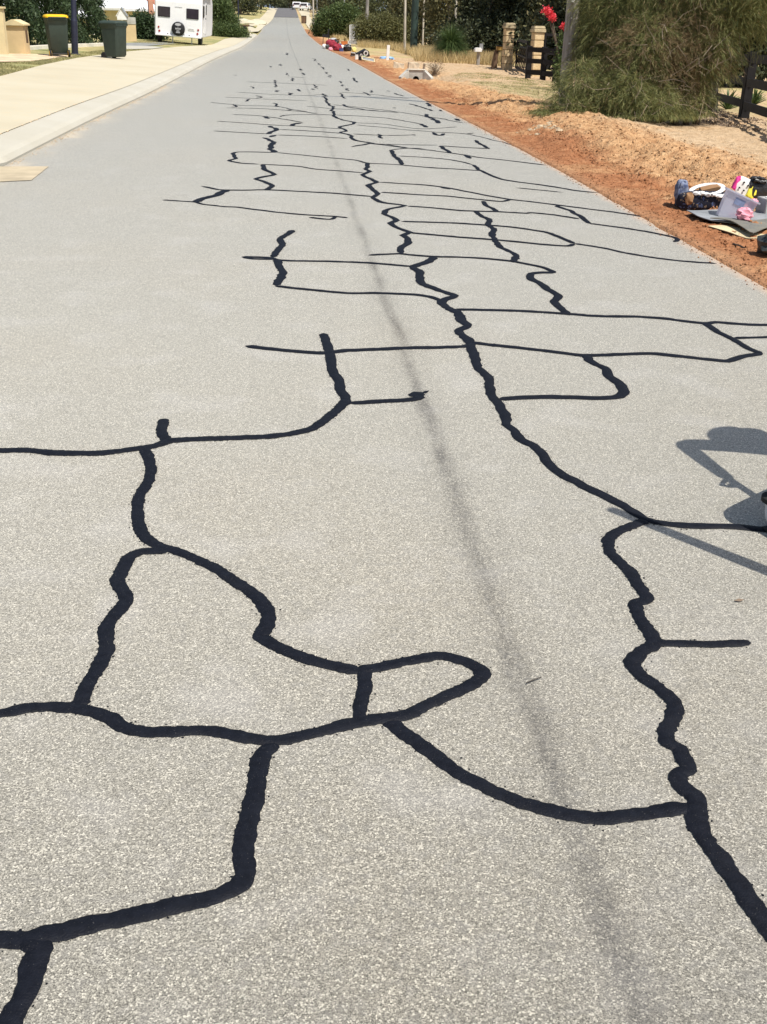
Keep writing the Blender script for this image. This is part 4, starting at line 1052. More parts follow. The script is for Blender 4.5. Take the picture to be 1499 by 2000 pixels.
def car(loc, rz, label, m):
    r = thing('parked_car', loc, label, 'car', rz, 'far white vehicles')
    q = MB(); q.prism([(-2.2, .35), (2.2, .35), (2.25, .8), (1.3, .98), (.7, 1.5), (-1.6, 1.52), (-2.15, 1.0)], -.88, .88); q.build('body', m, r, bevel=.06)
    q = MB(); q.prism([(1.18, 1.0), (.68, 1.42), (-1.5, 1.44), (-1.95, 1.02)], -.885, .885); q.build('window', M['glassdark'], r)
    q = MB(); q.box((-2.06, 0, 1.2), (.18, 1.4, .36), rot=(0, .85, 0)); q.build('rear_window', M['glassdark'], r)
    for x in (-1.35, 1.4):
        for y in (-.82, .82):
            q = MB(); q.lathe([(.05, -.1), (.33, -.1), (.33, .1), (.05, .1)], (x, y, .33), 16, 'y'); q.build('wheel', M['rubber'], r)
    for y in (-.7, .7):
        q = MB(); q.box((-2.19, y, .85), (.06, .25, .16)); q.build('tail_light', M['redlens'], r)
p = at(580, 15, 262); car(onground(p.x, 262), PI/2, 'white car parked at the hilltop nearest the road', M['white'])
p = at(597, 15, 258); car(onground(p.x, 258), PI/2 - .2, 'white wagon parked at the hilltop under the pale pole', M['white'])
p = at(594, 40, 190)
r = thing('wheelie_bin', onground(p.x, 190), 'dark brown bin alone at the far right edge of the road', 'bin')
q = MB(); q.box((0, 0, .52), (.75, .7, 1.0), taper=(1.1, 1.1)); q.build('body', M['wood_brown'], r, bevel=.03)
q = MB(); q.box((0, 0, 1.06), (.86, .84, .08), taper=(.9, .9)); q.build('lid', M['black'], r, bevel=.02)
for s_ in (-1, 1):
    q = MB(); q.lathe([(.02, -.04), (.12, -.04), (.12, .04), (.02, .04)], (.3 * s_, -.36, .12), 12, 'x'); q.build('wheel', M['rubber'], r)

# ------------------------------------------------------------------ right side: poles, bushes, trees
def pole(px_, Y, h_, rr, m, label, lean=0, name='power_pole', cat='pole', bands=None):
    p = at(px_, 60, Y)
    r = thing(name, onground(p.x, Y), label, cat)
    q = MB(); q.tube([(0, 0, -.2), (lean * .5, 0, h_ * .5), (lean, 0, h_)], [rr, rr * .88, rr * .75], 12); q.build('pole', M[m], r, smooth=True)
    for z in bands or ():
        q = MB(); q.lathe([(rr * 1.03, z), (rr * 1.03, z + .16)], (lean * z / h_, 0, 0), 12, cap=False); q.build('band', M['whiterough'], r)
    return r
r = pole(716.5, 100, 9, .15, 'wood_grey', 'grey timber power pole with two white bands among the olive bushes', .1, bands=(1.35, 1.7))
q = MB(); q.bar((-1.0, 0, 8.3), (1.2, 0, 8.3), .1, .12); q.build('crossarm', M['wood_grey'], r)
for x in (-.85, .1, 1.05):
    q = MB(); q.lathe([(.03, 0), (.07, .05), (.05, .12), (.02, .2)], (x, 0, 8.36), 10); q.build('insulator', M['steel'], r)
pole(612.5, 150, 8, .12, 'bark_pale', 'thin pale pole at the left end of the rounded bush')
pole(673, 140, 8, .09, 'steel', 'thin grey pole rising out of the rounded bush')
pole(792, 78, 7.5, .085, 'bark_pale', 'slim pale tree trunk left of the dark teal trunk', -.12, 'bare_trunk', 'trunk')
pole(809, 74, 7.5, .24, 'teal', 'thick dark teal trunk standing in the dry grass', .1, 'bare_trunk', 'trunk')
pole(826.5, 90, 7.5, .07, 'bark_pale', 'thin grey trunk right of the dark teal trunk', .05, 'bare_trunk', 'trunk')
pole(888.5, 76, 7.5, .08, 'bark_pale', 'thin pale trunk rising behind the grass tree', .05, 'bare_trunk', 'trunk')
pole(613 + 7, 235, 7, .12, 'steel', 'short light pole over the far bin', name='street_light', cat='pole')
# the near power pole beside the big bush
pp = at(1104, 180, 20.3)
r = thing('power_pole', onground(pp.x, 20.3), 'thick silver grey timber power pole beside the big feathery bush', 'pole')
q = MB(); q.tube([(0, 0, -.3), (.02, 0, 2), (.08, 0, 9.5)], [.118, .112, .09], 14); q.build('pole', M['wood_grey'], r, smooth=True)
q = MB(); q.bar((-1.0, 0, 8.9), (1.2, 0, 8.9), .1, .12); q.build('crossarm', M['wood_grey'], r)
for z, s_ in ((1.72, .05), (.62, .045), (1.45, .02), (1.05, .03)):
    q = MB(); q.box((-.02, -.122, z), (s_, .01, s_)); q.build('tag_plate', M['whiterough'], r)

bp = at(663, 60, 128); g0 = onground(bp.x, 128)
bush('rounded_bush', 'big rounded green bush beyond the rubbish heap', g0, [(-1.5, 0, 1.4, 1.1, 1.1, 1.2), (-.2, 0, 1.8, 1.3, 1.2, 1.4), (1.2, 0, 1.6, 1.2, 1.2, 1.3), (2.0, 0, .9, 1.0, 1.0, .9), (-2.0, 0, .8, .75, .8, .75), (.6, .2, 2.4, 1.2, 1.1, .8)], 30000, .2, 'bush_green')
bp = at(748, 78, 96); g0 = onground(bp.x, 96)
bush('wattle_bush', 'olive green bush right of the banded power pole', g0, [(-1.2, 0, 1.1, 1.1, .9, 1.0), (.2, 0, 1.3, 1.3, 1.0, 1.1), (1.3, .1, 1.0, 1.0, .9, .9), (-.4, 0, .6, 1.4, .9, .6), (2.0, .3, 1.5, .8, .7, .7)], 26000, .15, 'bush_olive')
bp = at(700, 62, 112); g0 = onground(bp.x, 112)
bush('wattle_bush', 'small olive bush behind the white shelf rack', g0, [(0, 0, .9, 1.0, .8, .9), (.9, .2, 1.5, .9, .8, .8)], 9000, .16, 'bush_olive')

mid_spots = [  # px, Y, height, half width, kind, leaves, trunk bark, label
 (760, 140, 9, 3.0, 1, 9000, 'bark', 'leafy tree behind the olive bush'),
 (800, 105, 8, 2.2, 2, 12000, 'bark_pale', 'sparse olive tree over the dark teal trunk'),
 (842, 98, 8, 2.3, 2, 12000, 'bark', 'sparse pale olive tree left of the thin pale trunk'),
 (876, 84, 7.5, 1.9, 2, 11000, 'bark_pale', 'sparse olive tree behind the grass tree'),
 (905, 96, 8.5, 2.4, 0, 15000, 'bark_dark', 'dark tree left of the very dark tree'),
 (935, 72, 8, 2.3, 0, 22000, 'bark_dark', 'very dark dense tree behind the mailboxes'),
 (975, 66, 8, 2.2, 0, 22000, 'bark_dark', 'very dark dense tree behind the limestone gate pillars'),
 (1016, 68, 7.5, 1.8, 1, 20000, 'bark', 'green leafy tree over the first limestone pillar'),
 (1060, 64, 8, 2.3, 0, 18000, 'bark_dark', 'dark tree behind the timber gate'),
 (1100, 52, 7, 1.8, 2, 14000, 'bark', 'brownish olive tree behind the red flowers'),
 (1160, 46, 7.5, 2.4, 0, 20000, 'bark_dark', 'dark tree behind the left of the big feathery bush'),
 (1290, 42, 8, 2.6, 1, 18000, 'bark', 'tree hidden behind the middle of the big feathery bush'),
 (1420, 38, 8, 2.4, 0, 18000, 'bark_dark', 'dark tree behind the right of the big feathery bush')]
for i, (px_, Y, h_, w_, k_, n_, bk, lab) in enumerate(mid_spots):
    p = at(px_, 60, Y)
    bl = crown(h_ * .95, w_, 50 + i)
    if k_ == 0: bl += [(0, 0, .9, w_ * .9, w_ * .7, .9), (.5 * w_, .2, 1.4, w_ * .7, w_ * .6, .9), (-.5 * w_, .1, 1.2, w_ * .7, w_ * .6, .9)]
    elif k_ == 1: bl += [(0, 0, 1.3, w_ * .8, w_ * .7, .9)]
    else: bl += [(.2, .3, 1.2, w_ * .8, w_ * .6, .8)]
    tree('bushland_tree', lab, onground(p.x, Y), h_, bl, n_, .2 if Y < 90 else .26, tree_kinds[k_][0], .14 if k_ else .2, bk, group='trees behind the right verge')

# grass tree: a dense fountain of long thin blades
gp_ = gp(880, 122)
r = thing('grass_tree', gp_, 'spiky green grass tree in the dry grass right of the teal trunk', 'grass tree')
q = MB(); q.tube([(0, 0, -.05), (0, 0, .75)], [.16, .14], 10); q.build('trunk', M['bark_dark'], r)
V, Fs = [], []
for i in range(2600):
    d = rng.normal(size=3); d[2] = abs(d[2]) * 1.0 - .55; d /= np.linalg.norm(d)
    Lb = rng.uniform(.75, 1.2); b0 = np.array([d[0] * .08, d[1] * .08, .72 + rng.uniform(-.1, .15)])
    s_ = np.cross(d, [0, 0, 1.]); s_ /= np.linalg.norm(s_) + 1e-9; s_ *= .009
    m_ = b0 + d * Lb * .55 + [0, 0, .04]; e_ = b0 + d * Lb + [0, 0, -.22 * Lb * (1 - abs(d[2]))]
    k = len(V); V += [b0 - s_, b0 + s_, m_ + s_ * .9, m_ - s_ * .9, e_]; Fs += [(k, k+1, k+2, k+3), (k+3, k+2, k+4)]
raw('blades', V, Fs, M['frond'], r)['kind'] = 'stuff'

# dry grass and lawn
def blades(name, pts, h, m, width=.012, lean=.35):
    P = np.array(pts); n = len(P)
    hh = np.broadcast_to(h, (n,)) * rng.uniform(.5, 1.25, n)
    a = rng.uniform(0, 2 * PI, n); sv = np.stack([np.cos(a), np.sin(a), 0 * a], 1) * (width * rng.uniform(.6, 1.4, n))[:, None]
    ln = rng.normal(size=(n, 3)) * lean; ln[:, 2] = 1; ln /= np.linalg.norm(ln, axis=1)[:, None]
    V = np.empty((n, 3, 3)); V[:, 0] = P - sv; V[:, 1] = P + sv; V[:, 2] = P + ln * hh[:, None]
    o = raw(name, V.reshape(-1, 3), np.arange(n * 3).reshape(n, 3), m); o['kind'] = 'stuff'
    return o
def in_poly(px, n, clump=0.0):
    Pp = np.array([gp(*q)[:2] for q in px]); lo, hi = Pp.min(0), Pp.max(0); out = []
    while len(out) < n:
        c = rng.uniform(lo, hi, (4000, 2)); ok = np.zeros(4000, bool); j = len(Pp) - 1
        for i in range(len(Pp)):
            xi, yi, xj, yj = *Pp[i], *Pp[j]
            ok ^= ((yi > c[:, 1]) != (yj > c[:, 1])) & (c[:, 0] < (xj - xi) * (c[:, 1] - yi) / (yj - yi + 1e-12) + xi); j = i
        if clump: ok &= vnoise(c[:, 0] * clump, c[:, 1] * clump) > rng.uniform(-.7, .45, 4000)
        out += c[ok].tolist()
    out = np.array(out[:n]); return np.column_stack([out, ground(out[:, 0], out[:, 1]) + .0])
blades('dry_grass', np.concatenate([in_poly([(700, 92), (760, 96), (850, 121), (845, 106), (770, 84), (705, 76)], 16000, 1.2), in_poly([(812, 122), (935, 127), (1000, 134), (1010, 118), (900, 106), (800, 100)], 22000, 1.5)]), .55, M['straw'], .013, .3)
blades('dry_grass', in_poly([(606, 55), (650, 75), (720, 92), (730, 80), (640, 60), (612, 50)], 9000, .6), .42, M['straw'], .03, .35)
blades('verge_grass', in_poly([(880, 150), (1000, 205), (1090, 215), (1110, 165), (1040, 158), (940, 142)], 26000, 1.1), .07, M['lawn'], .006, .9)
blades('lawn_grass', np.concatenate([in_poly([(-40, 156), (0, 150), (45, 138), (90, 126), (150, 114), (120, 113), (60, 122), (-40, 125)], 26000, .8), in_poly([(150, 114), (200, 107), (250, 101), (300, 97), (250, 97), (205, 98), (150, 105), (120, 107)], 9000, .8), in_poly([(262, 84), (320, 88), (405, 90), (330, 76), (262, 80)], 9000, .6)]), .05, M['lawn'], .009, .8)

# ------------------------------------------------------------------ gate, fences, letterboxes
def stone_pillar(px_, py_, top, label, n=6):
    p = gp(px_, py_); r = thing('gate_pillar', p, label, 'pillar', .15, 'limestone gate pillars')
    H = top
    q = MB(); q.box((0, 0, H / 2 - .05), (.31, .31, H + .02)); q.build('mortar_core', M['mortar'], r)
    bh = H / n
    for i in range(n):
        q = MB(); q.box((random.uniform(-.006, .006), random.uniform(-.006, .006), bh * (i + .5)), (.35, .35, bh - .018), rot=(0, 0, random.uniform(-.02, .02)))
        q.build('limestone_block', M['limestone'], r, bevel=.012)
    q = MB(); q.box((0, 0, H + .06), (.44, .44, .12)); q.build('cap', M['limecap'], r, bevel=.02)
    q = MB(); q.box((0, 0, H + .165), (.41, .41, .09), taper=(.88, .88)); q.build('cap_stone', M['limecap'], r, bevel=.02)
    return r, p
_, g1 = stone_pillar(990, 138, 1.56, 'left limestone gate pillar beside the dark stump')
_, g2 = stone_pillar(1045, 151, 1.44, 'right limestone gate pillar behind the dark rail fence')

def wire_gate(a, b, h, label, swing=0):
    r = thing('farm_gate', a, label, 'gate'); d = b - a; L = d.length
    u = d.normalized()
    f = lambda t, z: u * (t * L) + Vector((0, 0, z))
    for nm, p0, p1, w_ in (('top_rail', f(0, h), f(1, h * .97), .09), ('bottom_rail', f(0, .16), f(1, .14), .09), ('mid_rail', f(0, h * .55), f(1, h * .53), .05), ('stile', f(.01, .12), f(.01, h + .04), .10), ('stile', f(.99, .1), f(.99, h), .10)):
        q = MB(); q.bar(p0, p1, .045, w_); q.build(nm, M['wood_dark'], r)
    for i in range(6):
        t0 = .04 + .9 * i / 6
        q = MB(); q.bar(f(t0, .2), f(min(t0 + .32, .97), min(h * .95, .2 + 2.4 * .32 * (h - .2))), .035, .055); q.build('brace', M['wood_dark'], r)
    return r
wire_gate(g1 + Vector((.30, -.3, 0)), g2 + Vector((-.26, .35, 0)), 1.15, 'dark timber gate leaf with slanted braces between the limestone pillars')
wire_gate(g2 + Vector((.35, .4, 0)), onground(g2.x + 2.4, g2.y + .9), 1.38, 'dark timber gate panel with slanted slats right of the limestone pillars')

def rail_fence(posts, h, label, rails=3, start=True):
    r = thing('rail_fence', posts[0], label, 'fence'); o = posts[0]
    for i, p in enumerate(posts):
        b = p - o
        q = MB(); q.bar(b + Vector((0, 0, -.15)), b + Vector((0, 0, h)), .17, .15); q.build('post', M['wood_dark'], r, bevel=.008)
    for a, b in zip(posts[:-1], posts[1:]):
        for k in range(rails):
            z = h * (.22 + .68 * k / (rails - 1)); dz = Vector((0, 0, z)); off = Vector((-.03, -.1, 0))
            q = MB(); q.bar(a - o + dz + off + Vector((-.03, 0, 0)), b - o + dz + off + Vector((.03, 0, random.uniform(-.015, .015))), .04, .145); q.build('rail', M['wood_dark'], r, bevel=.004)
    return r
f1 = [gp(1031, 155), gp(1060, 158), gp(1084, 160), gp(1112, 163)]
rail_fence(f1, 1.02, 'short dark rail fence between the limestone pillar and the power pole')
a, b = gp(1389, 208), gp(1452, 234)
d = (b - a); d.z = 0
fp = [onground(a.x + d.x * t, a.y + d.y * t) for t in (0, 1, 2.2, 3.4)]
rail_fence(fp, 1.20, 'long black rail fence right of the big feathery bush')
p = gp(1386, 222)
r = thing('tree_stump', p, 'rough dark stump at the end of the long black fence', 'stump')
q = MB(); q.tube([(0, 0, -.1), (.01, 0, .3), (-.02, 0, .58)], [.17, .13, .12], 9); q.build('trunk', M['bark_dark'], r, smooth=True)

p = gp(934, 128)
r = thing('mailbox', p, 'white mailbox on a grey timber post in the dry grass', 'mailbox')
q = MB(); q.bar((0, 0, -.1), (0, 0, .62), .14, .12); q.build('post', M['wood_grey'], r, bevel=.01)
q = MB(); q.prism([(-.15, 0), (.15, 0), (.15, .1), (.1, .17), (-.1, .17), (-.15, .1)], -.2, .2); q.build('box', M['whiterough'], r, loc=(-.04, 0, .58), bevel=.008)
q = MB(); q.box((.11, .05, .78), (.16, .14, .28)); q.build('newspaper_holder', M['steel'], r, bevel=.008)
p = gp(965, 135)
r = thing('mailbox', p, 'small yellow mailbox on a dark timber stump beside the limestone pillar', 'mailbox')
q = MB(); q.tube([(0, 0, -.1), (.03, 0, .4), (.08, 0, .72)], [.14, .11, .09], 9); q.build('stump', M['wood_brown'], r, smooth=True)
q = MB(); q.box((.2, 0, .80), (.27, .3, .15)); q.build('box', mat('dull_yellow_box', (.42, .25, .07), .7, .25, 8), r, bevel=.01)
q = MB(); q.box((.2, 0, .886), (.29, .32, .025)); q.build('box_lid', M['black'], r)
q = MB(); q.bar((.36, .05, -.1), (.36, .05, .7), .11, .11); q.build('side_post', M['wood_dark'], r)

# red flowering shrub by the pole
p0 = at(1098, 140, 30.5); g0 = onground(p0.x, 30.5)
r = thing('flowering_shrub', g0, 'thin shrub with red blossom beside the silver power pole', 'flowering shrub')
fl = [at(1073, 24, 30.5) - g0, at(1079, 34, 30.5) - g0, at(1103, 51, 30.5) - g0, at(1068, 20, 30.6) - g0]
q = MB()
for f_ in fl: q.tube([(0, 0, -.05), (f_.x * .3, 0, f_.z * .5), f_], [.02, .015, .006], 5)
q.build('stems', M['bark'], r, smooth=True)
for f_ in fl:
    P = np.array(f_) + rng.normal(size=(170, 3)) * [.05, .05, .045]
    V, Fs = diamonds(P, .05, .7); raw('blossom', V, Fs, M['petal'], r)
P, D = shell_points([(0, 0, .5, .2, .2, .45), (.0, 0, 1.1, .16, .15, .4)], 1800, .06, 10)
V, Fs = diamonds(P, .08, .4, D); raw('foliage', V, Fs, M['bush_green'], r)

# ------------------------------------------------------------------ the big feathery bush
bb = gp(1185, 236); bb = onground(bb.x, bb.y)
r = thing('feathery_bush', bb, 'huge feathery fine leaved bush sprawling beside the power pole', 'bush')
def wp(px_, py_, Y): return np.array(at(px_, py_, Y) - bb)
lobes = []
for px_, py_, Y, rx_, rz_, ry_ in ((1196, 155, 18.6, .66, .62, .7), (1135, 200, 18.7, .40, .32, .4), (1103, 214, 18.5, .36, .22, .35), (1290, 208, 18.2, .42, .24, .35), (1245, 216, 18.1, .4, .2, .35), (1345, 196, 18.5, .3, .22, .3), (1235, 195, 18.2, .50, .40, .45), (1235, 70, 19.3, .80, .72, .9), (1186, 40, 19.8, .42, .7, .5), (1290, 120, 18.9, .65, .70, .7), (1310, 20, 19.4, .9, .75, .9), (1385, 60, 19.0, .62, .5, .65), (1466, -8, 19.0, .8, .55, .8), (1352, 150, 18.8, .36, .35, .42), (1362, 105, 19.1, .42, .4, .45), (1265, -60, 19.6, .9, .9, 1.0), (1400, -70, 19.4, 1.0, .8, 1.0)):
    c = wp(px_, py_, Y); lobes.append((c[0], c[1], c[2], rx_, ry_, rz_))
lobes = np.array(lobes)
st = []
trunks = [wp(1345, 205, 18.9), wp(1330, 210, 18.6), wp(1365, 200, 19.1), wp(1290, 215, 18.7), wp(1240, 222, 18.6)]
for i, t0 in enumerate(trunks):
    t0[2] = float(ground(t0[0] + bb.x, t0[1] + bb.y)) - bb.z - .05
    q = MB()
    e1 = lobes[(i * 3 + 5) % len(lobes)][:3]; m1 = t0 * .6 + e1 * .4; m1[2] = t0[2] + (e1[2] - t0[2]) * .5
    q.tube([t0, m1, e1], [.07, .045, .015], 7)
    for k in range(5):
        l = lobes[(i * 5 + k * 2) % len(lobes)]; e2 = l[:3] + rng.normal(size=3) * l[3:6] * .35
        q.tube([m1, (m1 + e2) / 2 + [0, 0, .1], e2], [.03, .02, .006], 5)
    q.build('trunk', M['bark'], r, smooth=True)
def sprays(n, lb, spread, needle, m, name, hang=.55, per=13, Ls=(.16, .40), shell=(.55, 1.06)):
    w = lb[:, 3] * lb[:, 5] * lb[:, 4]; w = w ** .67; w /= w.sum()
    idx = rng.choice(len(lb), n, p=w); B = lb[idx]
    d = rng.normal(size=(n, 3)); d /= np.linalg.norm(d, axis=1)[:, None]
    lump = 1 + .16 * np.sin(d[:, 0] * 6 + idx * 2) * np.cos(d[:, 2] * 7 + d[:, 1] * 4)
    c = B[:, :3] + d * B[:, 3:6] * (rng.uniform(shell[0], shell[1], n) * lump)[:, None]
    Ln = rng.uniform(*Ls, n)
    out = d * [1, 1, .5] + rng.normal(size=(n, 3)) * .3; out /= np.linalg.norm(out, axis=1)[:, None]
    t = (np.arange(per) + .5) / per
    stem = c[:, None] + out[:, None] * (Ln[:, None] * t)[..., None] + np.array([0, 0, -1.]) * (hang * Ln[:, None] * t ** 2)[..., None]
    dirs = out[:, None] * .9 + np.array([0, 0, -1.]) * (2 * hang * t)[None, :, None] + rng.normal(size=(n, per, 3)) * spread
    P = stem.reshape(-1, 3); D = dirs.reshape(-1, 3); D /= np.linalg.norm(D, axis=1)[:, None]
    P[:, 2] = np.maximum(P[:, 2], .04)
    V, Fs = diamonds(P + D * needle * .4, needle, .05, D, .12)
    o = raw(name, V, Fs, M[m], r); return o
sub = []
for l in lobes:
    for _ in range(9):
        d = rng.normal(size=3); d /= np.linalg.norm(d); d[1] -= .25
        f_ = rng.uniform(.26, .46); sub.append((*(l[:3] + d * l[3:6] * .82), l[3] * f_, l[4] * f_, l[5] * f_ * 1.1))
sub = np.array(sub)
sprays(4600, lobes, .42, .105, 'needle', 'foliage', shell=(.3, .85))
sprays(16000, sub, .36, .11, 'needle', 'foliage', shell=(.5, 1.1), Ls=(.14, .34))
dead = np.array([(*wp(1265, 95, 18.4), .55, .4, .4), (*wp(1300, 150, 18.5), .4, .35, .45), (*wp(1370, 110, 18.5), .4, .3, .35), (*wp(1340, 60, 18.6), .5, .35, .4)])
sprays(1500, dead, .55, .10, 'needle2', 'dry_foliage', .3)
q = MB()
for i in range(190):
    l = np.concatenate([dead, lobes[:9]])[i % 13]; a_ = l[:3] + rng.normal(size=3) * l[3:6] * .5; a_[1] -= .25; e_ = a_ + rng.normal(size=3) * [.26, .12, .26]
    q.tube([a_, (a_ + e_) / 2 + rng.normal(size=3) * .04, e_], [.0045, .0035, .002], 4)
q.build('dead_twigs', M['deadpale'], r)['kind'] = 'stuff'
# leaf litter under the bush and behind it a spiky plant
lit = in_poly([(1270, 222), (1310, 235), (1499, 262), (1499, 240), (1400, 215), (1330, 208)], 2600, 1.5)
V, Fs = diamonds(lit + [0, 0, .03], .07, .25, np.tile([1., .3, 0], (len(lit), 1)), .8); raw('leaf_litter', V, Fs, M['deadtwig'])['kind'] = 'stuff'
for px_, Y, n_, lab in ((1428, 25, 60, 'small spiky green plant behind the black fence near the bush'), (1478, 27, 70, 'larger spiky green plant behind the black fence at the right edge')):
    p = at(px_, 165, Y); g0 = onground(p.x, Y)
    rr_ = thing('spiky_plant', g0, lab, 'plant', group='spiky plants behind the fence')
    V, Fs = [], []
    for i in range(n_):
        d = rng.normal(size=3); d[2] = abs(d[2]) + .5; d /= np.linalg.norm(d); Lb = rng.uniform(.35, .65)
        s_ = np.cross(d, [0, 0, 1.]); s_ /= np.linalg.norm(s_); s_ *= .02
        b0 = np.array([0, 0, .02]); m_ = b0 + d * Lb * .6; e_ = b0 + d * Lb + [0, 0, -.12]
        k = len(V); V += [b0 - s_, b0 + s_, m_ + s_, m_ - s_, e_]; Fs += [(k, k+1, k+2, k+3), (k+3, k+2, k+4)]
    raw('fronds', V, Fs, M['bush_green'], rr_)

# ------------------------------------------------------------------ culvert, blocks, rubble
p = gp(812, 158); p = onground(p.x, p.y - .1); p.z += .04
r = thing('culvert', p, 'pale concrete culvert headwall with a round pipe hole in the drain', 'culvert', -.1); r.scale = (.56, .56, .56)
arc = [(.155 * math.cos(a), .0 + .17 * math.sin(a)) for a in np.linspace(0, PI, 11)]
q = MB(); q.prism([(-.42, 0), (-.42, .44), (.42, .44), (.42, 0)] + arc, 0, .13); q.build('headwall', M['concrete'], r)
q = MB(); q.box((0, .05, .465), (.9, .2, .05)); q.build('coping', M['kerb_white'], r, bevel=.008)
q = MB(); q.lathe([(.155, .02), (.155, 1.2), (.0001, 1.2)], (0, 0, .0), 16, 'y', cap=False); q.build('pipe', M['concrete'], r, smooth=True)
for s_, nm in ((-1, 'wing_wall'), (1, 'wing_wall')):
    q = MB(); a_, b_ = Vector((.42 * s_, .05, 0)), Vector((.80 * s_, -.22, 0)); n_ = Vector((.07, .07 * s_, 0)) * s_
    V = [a_ - n_, a_ + n_, b_ + n_, b_ - n_]; H = [.46, .46, .12, .12]
    q.add([Vector((v.x, v.y, -.1)) for v in V] + [Vector((v.x, v.y, h)) for v, h in zip(V, H)], [(3, 2, 1, 0), (4, 5, 6, 7), (0, 1, 5, 4), (1, 2, 6, 5), (2, 3, 7, 6), (3, 0, 4, 7)])
    q.build(nm, M['concrete'], r)
for i, (px_, py_, w_, h_, lab) in enumerate(((779, 137, .40, .27, 'left broken concrete block behind the culvert'), (808, 137, .42, .26, 'middle broken concrete block behind the culvert'), (842, 140, .55, .26, 'right weathered concrete block behind the culvert beside the dry bush'))):
    p = gp(px_, py_)
    q = MB(); q.prism([(-w_/2, -.05), (w_/2, -.05), (w_/2 - .01, h_ * .8), (w_ * .3, h_ * (.95 if i else .75)), (-w_/2 + .03, h_)], -.16, .16)
    tag(q.build('concrete_block', M['rubble'], bevel=.012, loc=p, rot=(0, 0, .1 * (i - 1))), lab, 'concrete block', 'broken concrete blocks by the culvert')
q = MB()
for i in range(46):
    c = gp(1058 + rng.normal() * 17, 250 + rng.normal() * 7); s_ = rng.uniform(.012, .042); q.ball((c.x, c.y, c.z + s_ * .4), (s_ * 1.3, s_, s_ * .7), 6, 4, .3, i)
q.build('rubble', mat('dusty_rubble', (.44, .35, .24), .95, .35, 14, .01, 40))['kind'] = 'stuff'
# loose clods on the dug soil
def clods(name, pts, size, m):
    n = len(pts); V = np.array([(1, 0, -.3), (-.5, .87, -.3), (-.5, -.87, -.3), (0, 0, .9), (.6, .5, .3)])
    Fq = np.array([(0, 1, 4), (1, 3, 4), (3, 0, 4), (1, 2, 3), (2, 0, 3), (0, 2, 1)])
    s_ = rng.uniform(.4, 1.3, n) ** 1.6 * size; a = rng.uniform(0, 6.28, n)
    ca, sa = np.cos(a), np.sin(a)
    W_ = np.empty((n, 5, 3)); W_[:, :, 0] = (V[:, 0] * ca[:, None] - V[:, 1] * sa[:, None]); W_[:, :, 1] = (V[:, 0] * sa[:, None] + V[:, 1] * ca[:, None]); W_[:, :, 2] = V[:, 2]
    W_ = W_ * s_[:, None, None] * rng.uniform(.6, 1.2, (n, 1, 3)) + pts[:, None, :]
    o = raw(name, W_.reshape(-1, 3), (Fq[None] + (np.arange(n) * 5)[:, None, None]).reshape(-1, 3), m); o['kind'] = 'stuff'; return o
def soil_pts(x0, x1, y0, y1, n):
    x = rng.uniform(x0, x1, n); y = y0 * (y1 / y0) ** rng.random(n); return np.column_stack([x, y, soil_z(x, y) + .004])
def soft(c, d, lump=.06, seed=0, pw=.55, seg=20, rings=12):
    q = MB(); R_ = random.Random(seed); ph = [R_.random() * 6 for _ in range(4)]; V = []
    f = lambda v: math.copysign(abs(v) ** pw, v)
    for i in range(rings + 1):
        th = PI * i / rings
        for k in range(seg):
            a = 2 * PI * k / seg; x, y, z = f(math.sin(th)) * f(math.cos(a)), f(math.sin(th)) * f(math.sin(a)), f(math.cos(th))
            l = 1 + lump * (math.sin(4 * a + ph[0] + 5 * z) + math.sin(7 * a + ph[1] - 4 * z) + math.sin(9 * z + ph[2] + 2 * a))
            V.append((c[0] + d[0] / 2 * x * l, c[1] + d[1] / 2 * y * l, c[2] + d[2] / 2 * z * l))
    q.add(V, [(i*seg + k, (i+1)*seg + k, (i+1)*seg + (k+1) % seg, i*seg + (k+1) % seg) for i in range(rings) for k in range(seg)]); return q
clods('soil_clods', soil_pts(3.3, 5.2, 7, 26, 6000), .015, M['soil'])
clods('soil_clods', soil_pts(2.84, 3.5, 5.5, 20, 2600), .008, M['soil'])
clods('roadside_grit', np.array([(x, y, zr(y) + .003) for x, y in zip(RR - np.abs(rng.normal(size=900)) * .05, 5 + 14 * rng.random(900))]), .006, M['soil'])
kx = RL + np.abs(rng.normal(size=900)) * .06 + .015; ky = 11.6 + 16 * rng.random(900)
clods('kerb_grit', np.column_stack([kx, ky, zr(ky) + .003]), .007, M['sandpad'])
jx = RL - .425 + rng.normal(size=420) * .012; jy = 12.2 + 9 * rng.random(420)
clods('kerb_grit', np.column_stack([jx, jy, zr(jy) + .14]), .011, M['sandpad'])
p = gp(850, 148)
r = thing('dry_bush', p, 'small leafless dry bush beside the culvert blocks', 'dry bush')
q = MB()
for i in range(46):
    d = Vector((rng.normal() * .5, rng.normal() * .4, 1)).normalized(); L_ = rng.uniform(.3, .55); m_ = d * L_ * .5 + Vector((rng.normal() * .03, 0, 0)); e_ = d * L_ + Vector((rng.normal() * .1, rng.normal() * .1, 0))
    q.tube([(rng.normal() * .08, rng.normal() * .05, -.03), m_, e_], [.007, .005, .002], 4)
q.build('twigs', M['deadtwig'], r)['kind'] = 'stuff'
P, D = shell_points([(0, 0, .3, .3, .25, .25)], 500, .05, 6); V, Fs = diamonds(P, .04, .4); raw('leaves', V, Fs, M['needle2'], r)['kind'] = 'stuff'

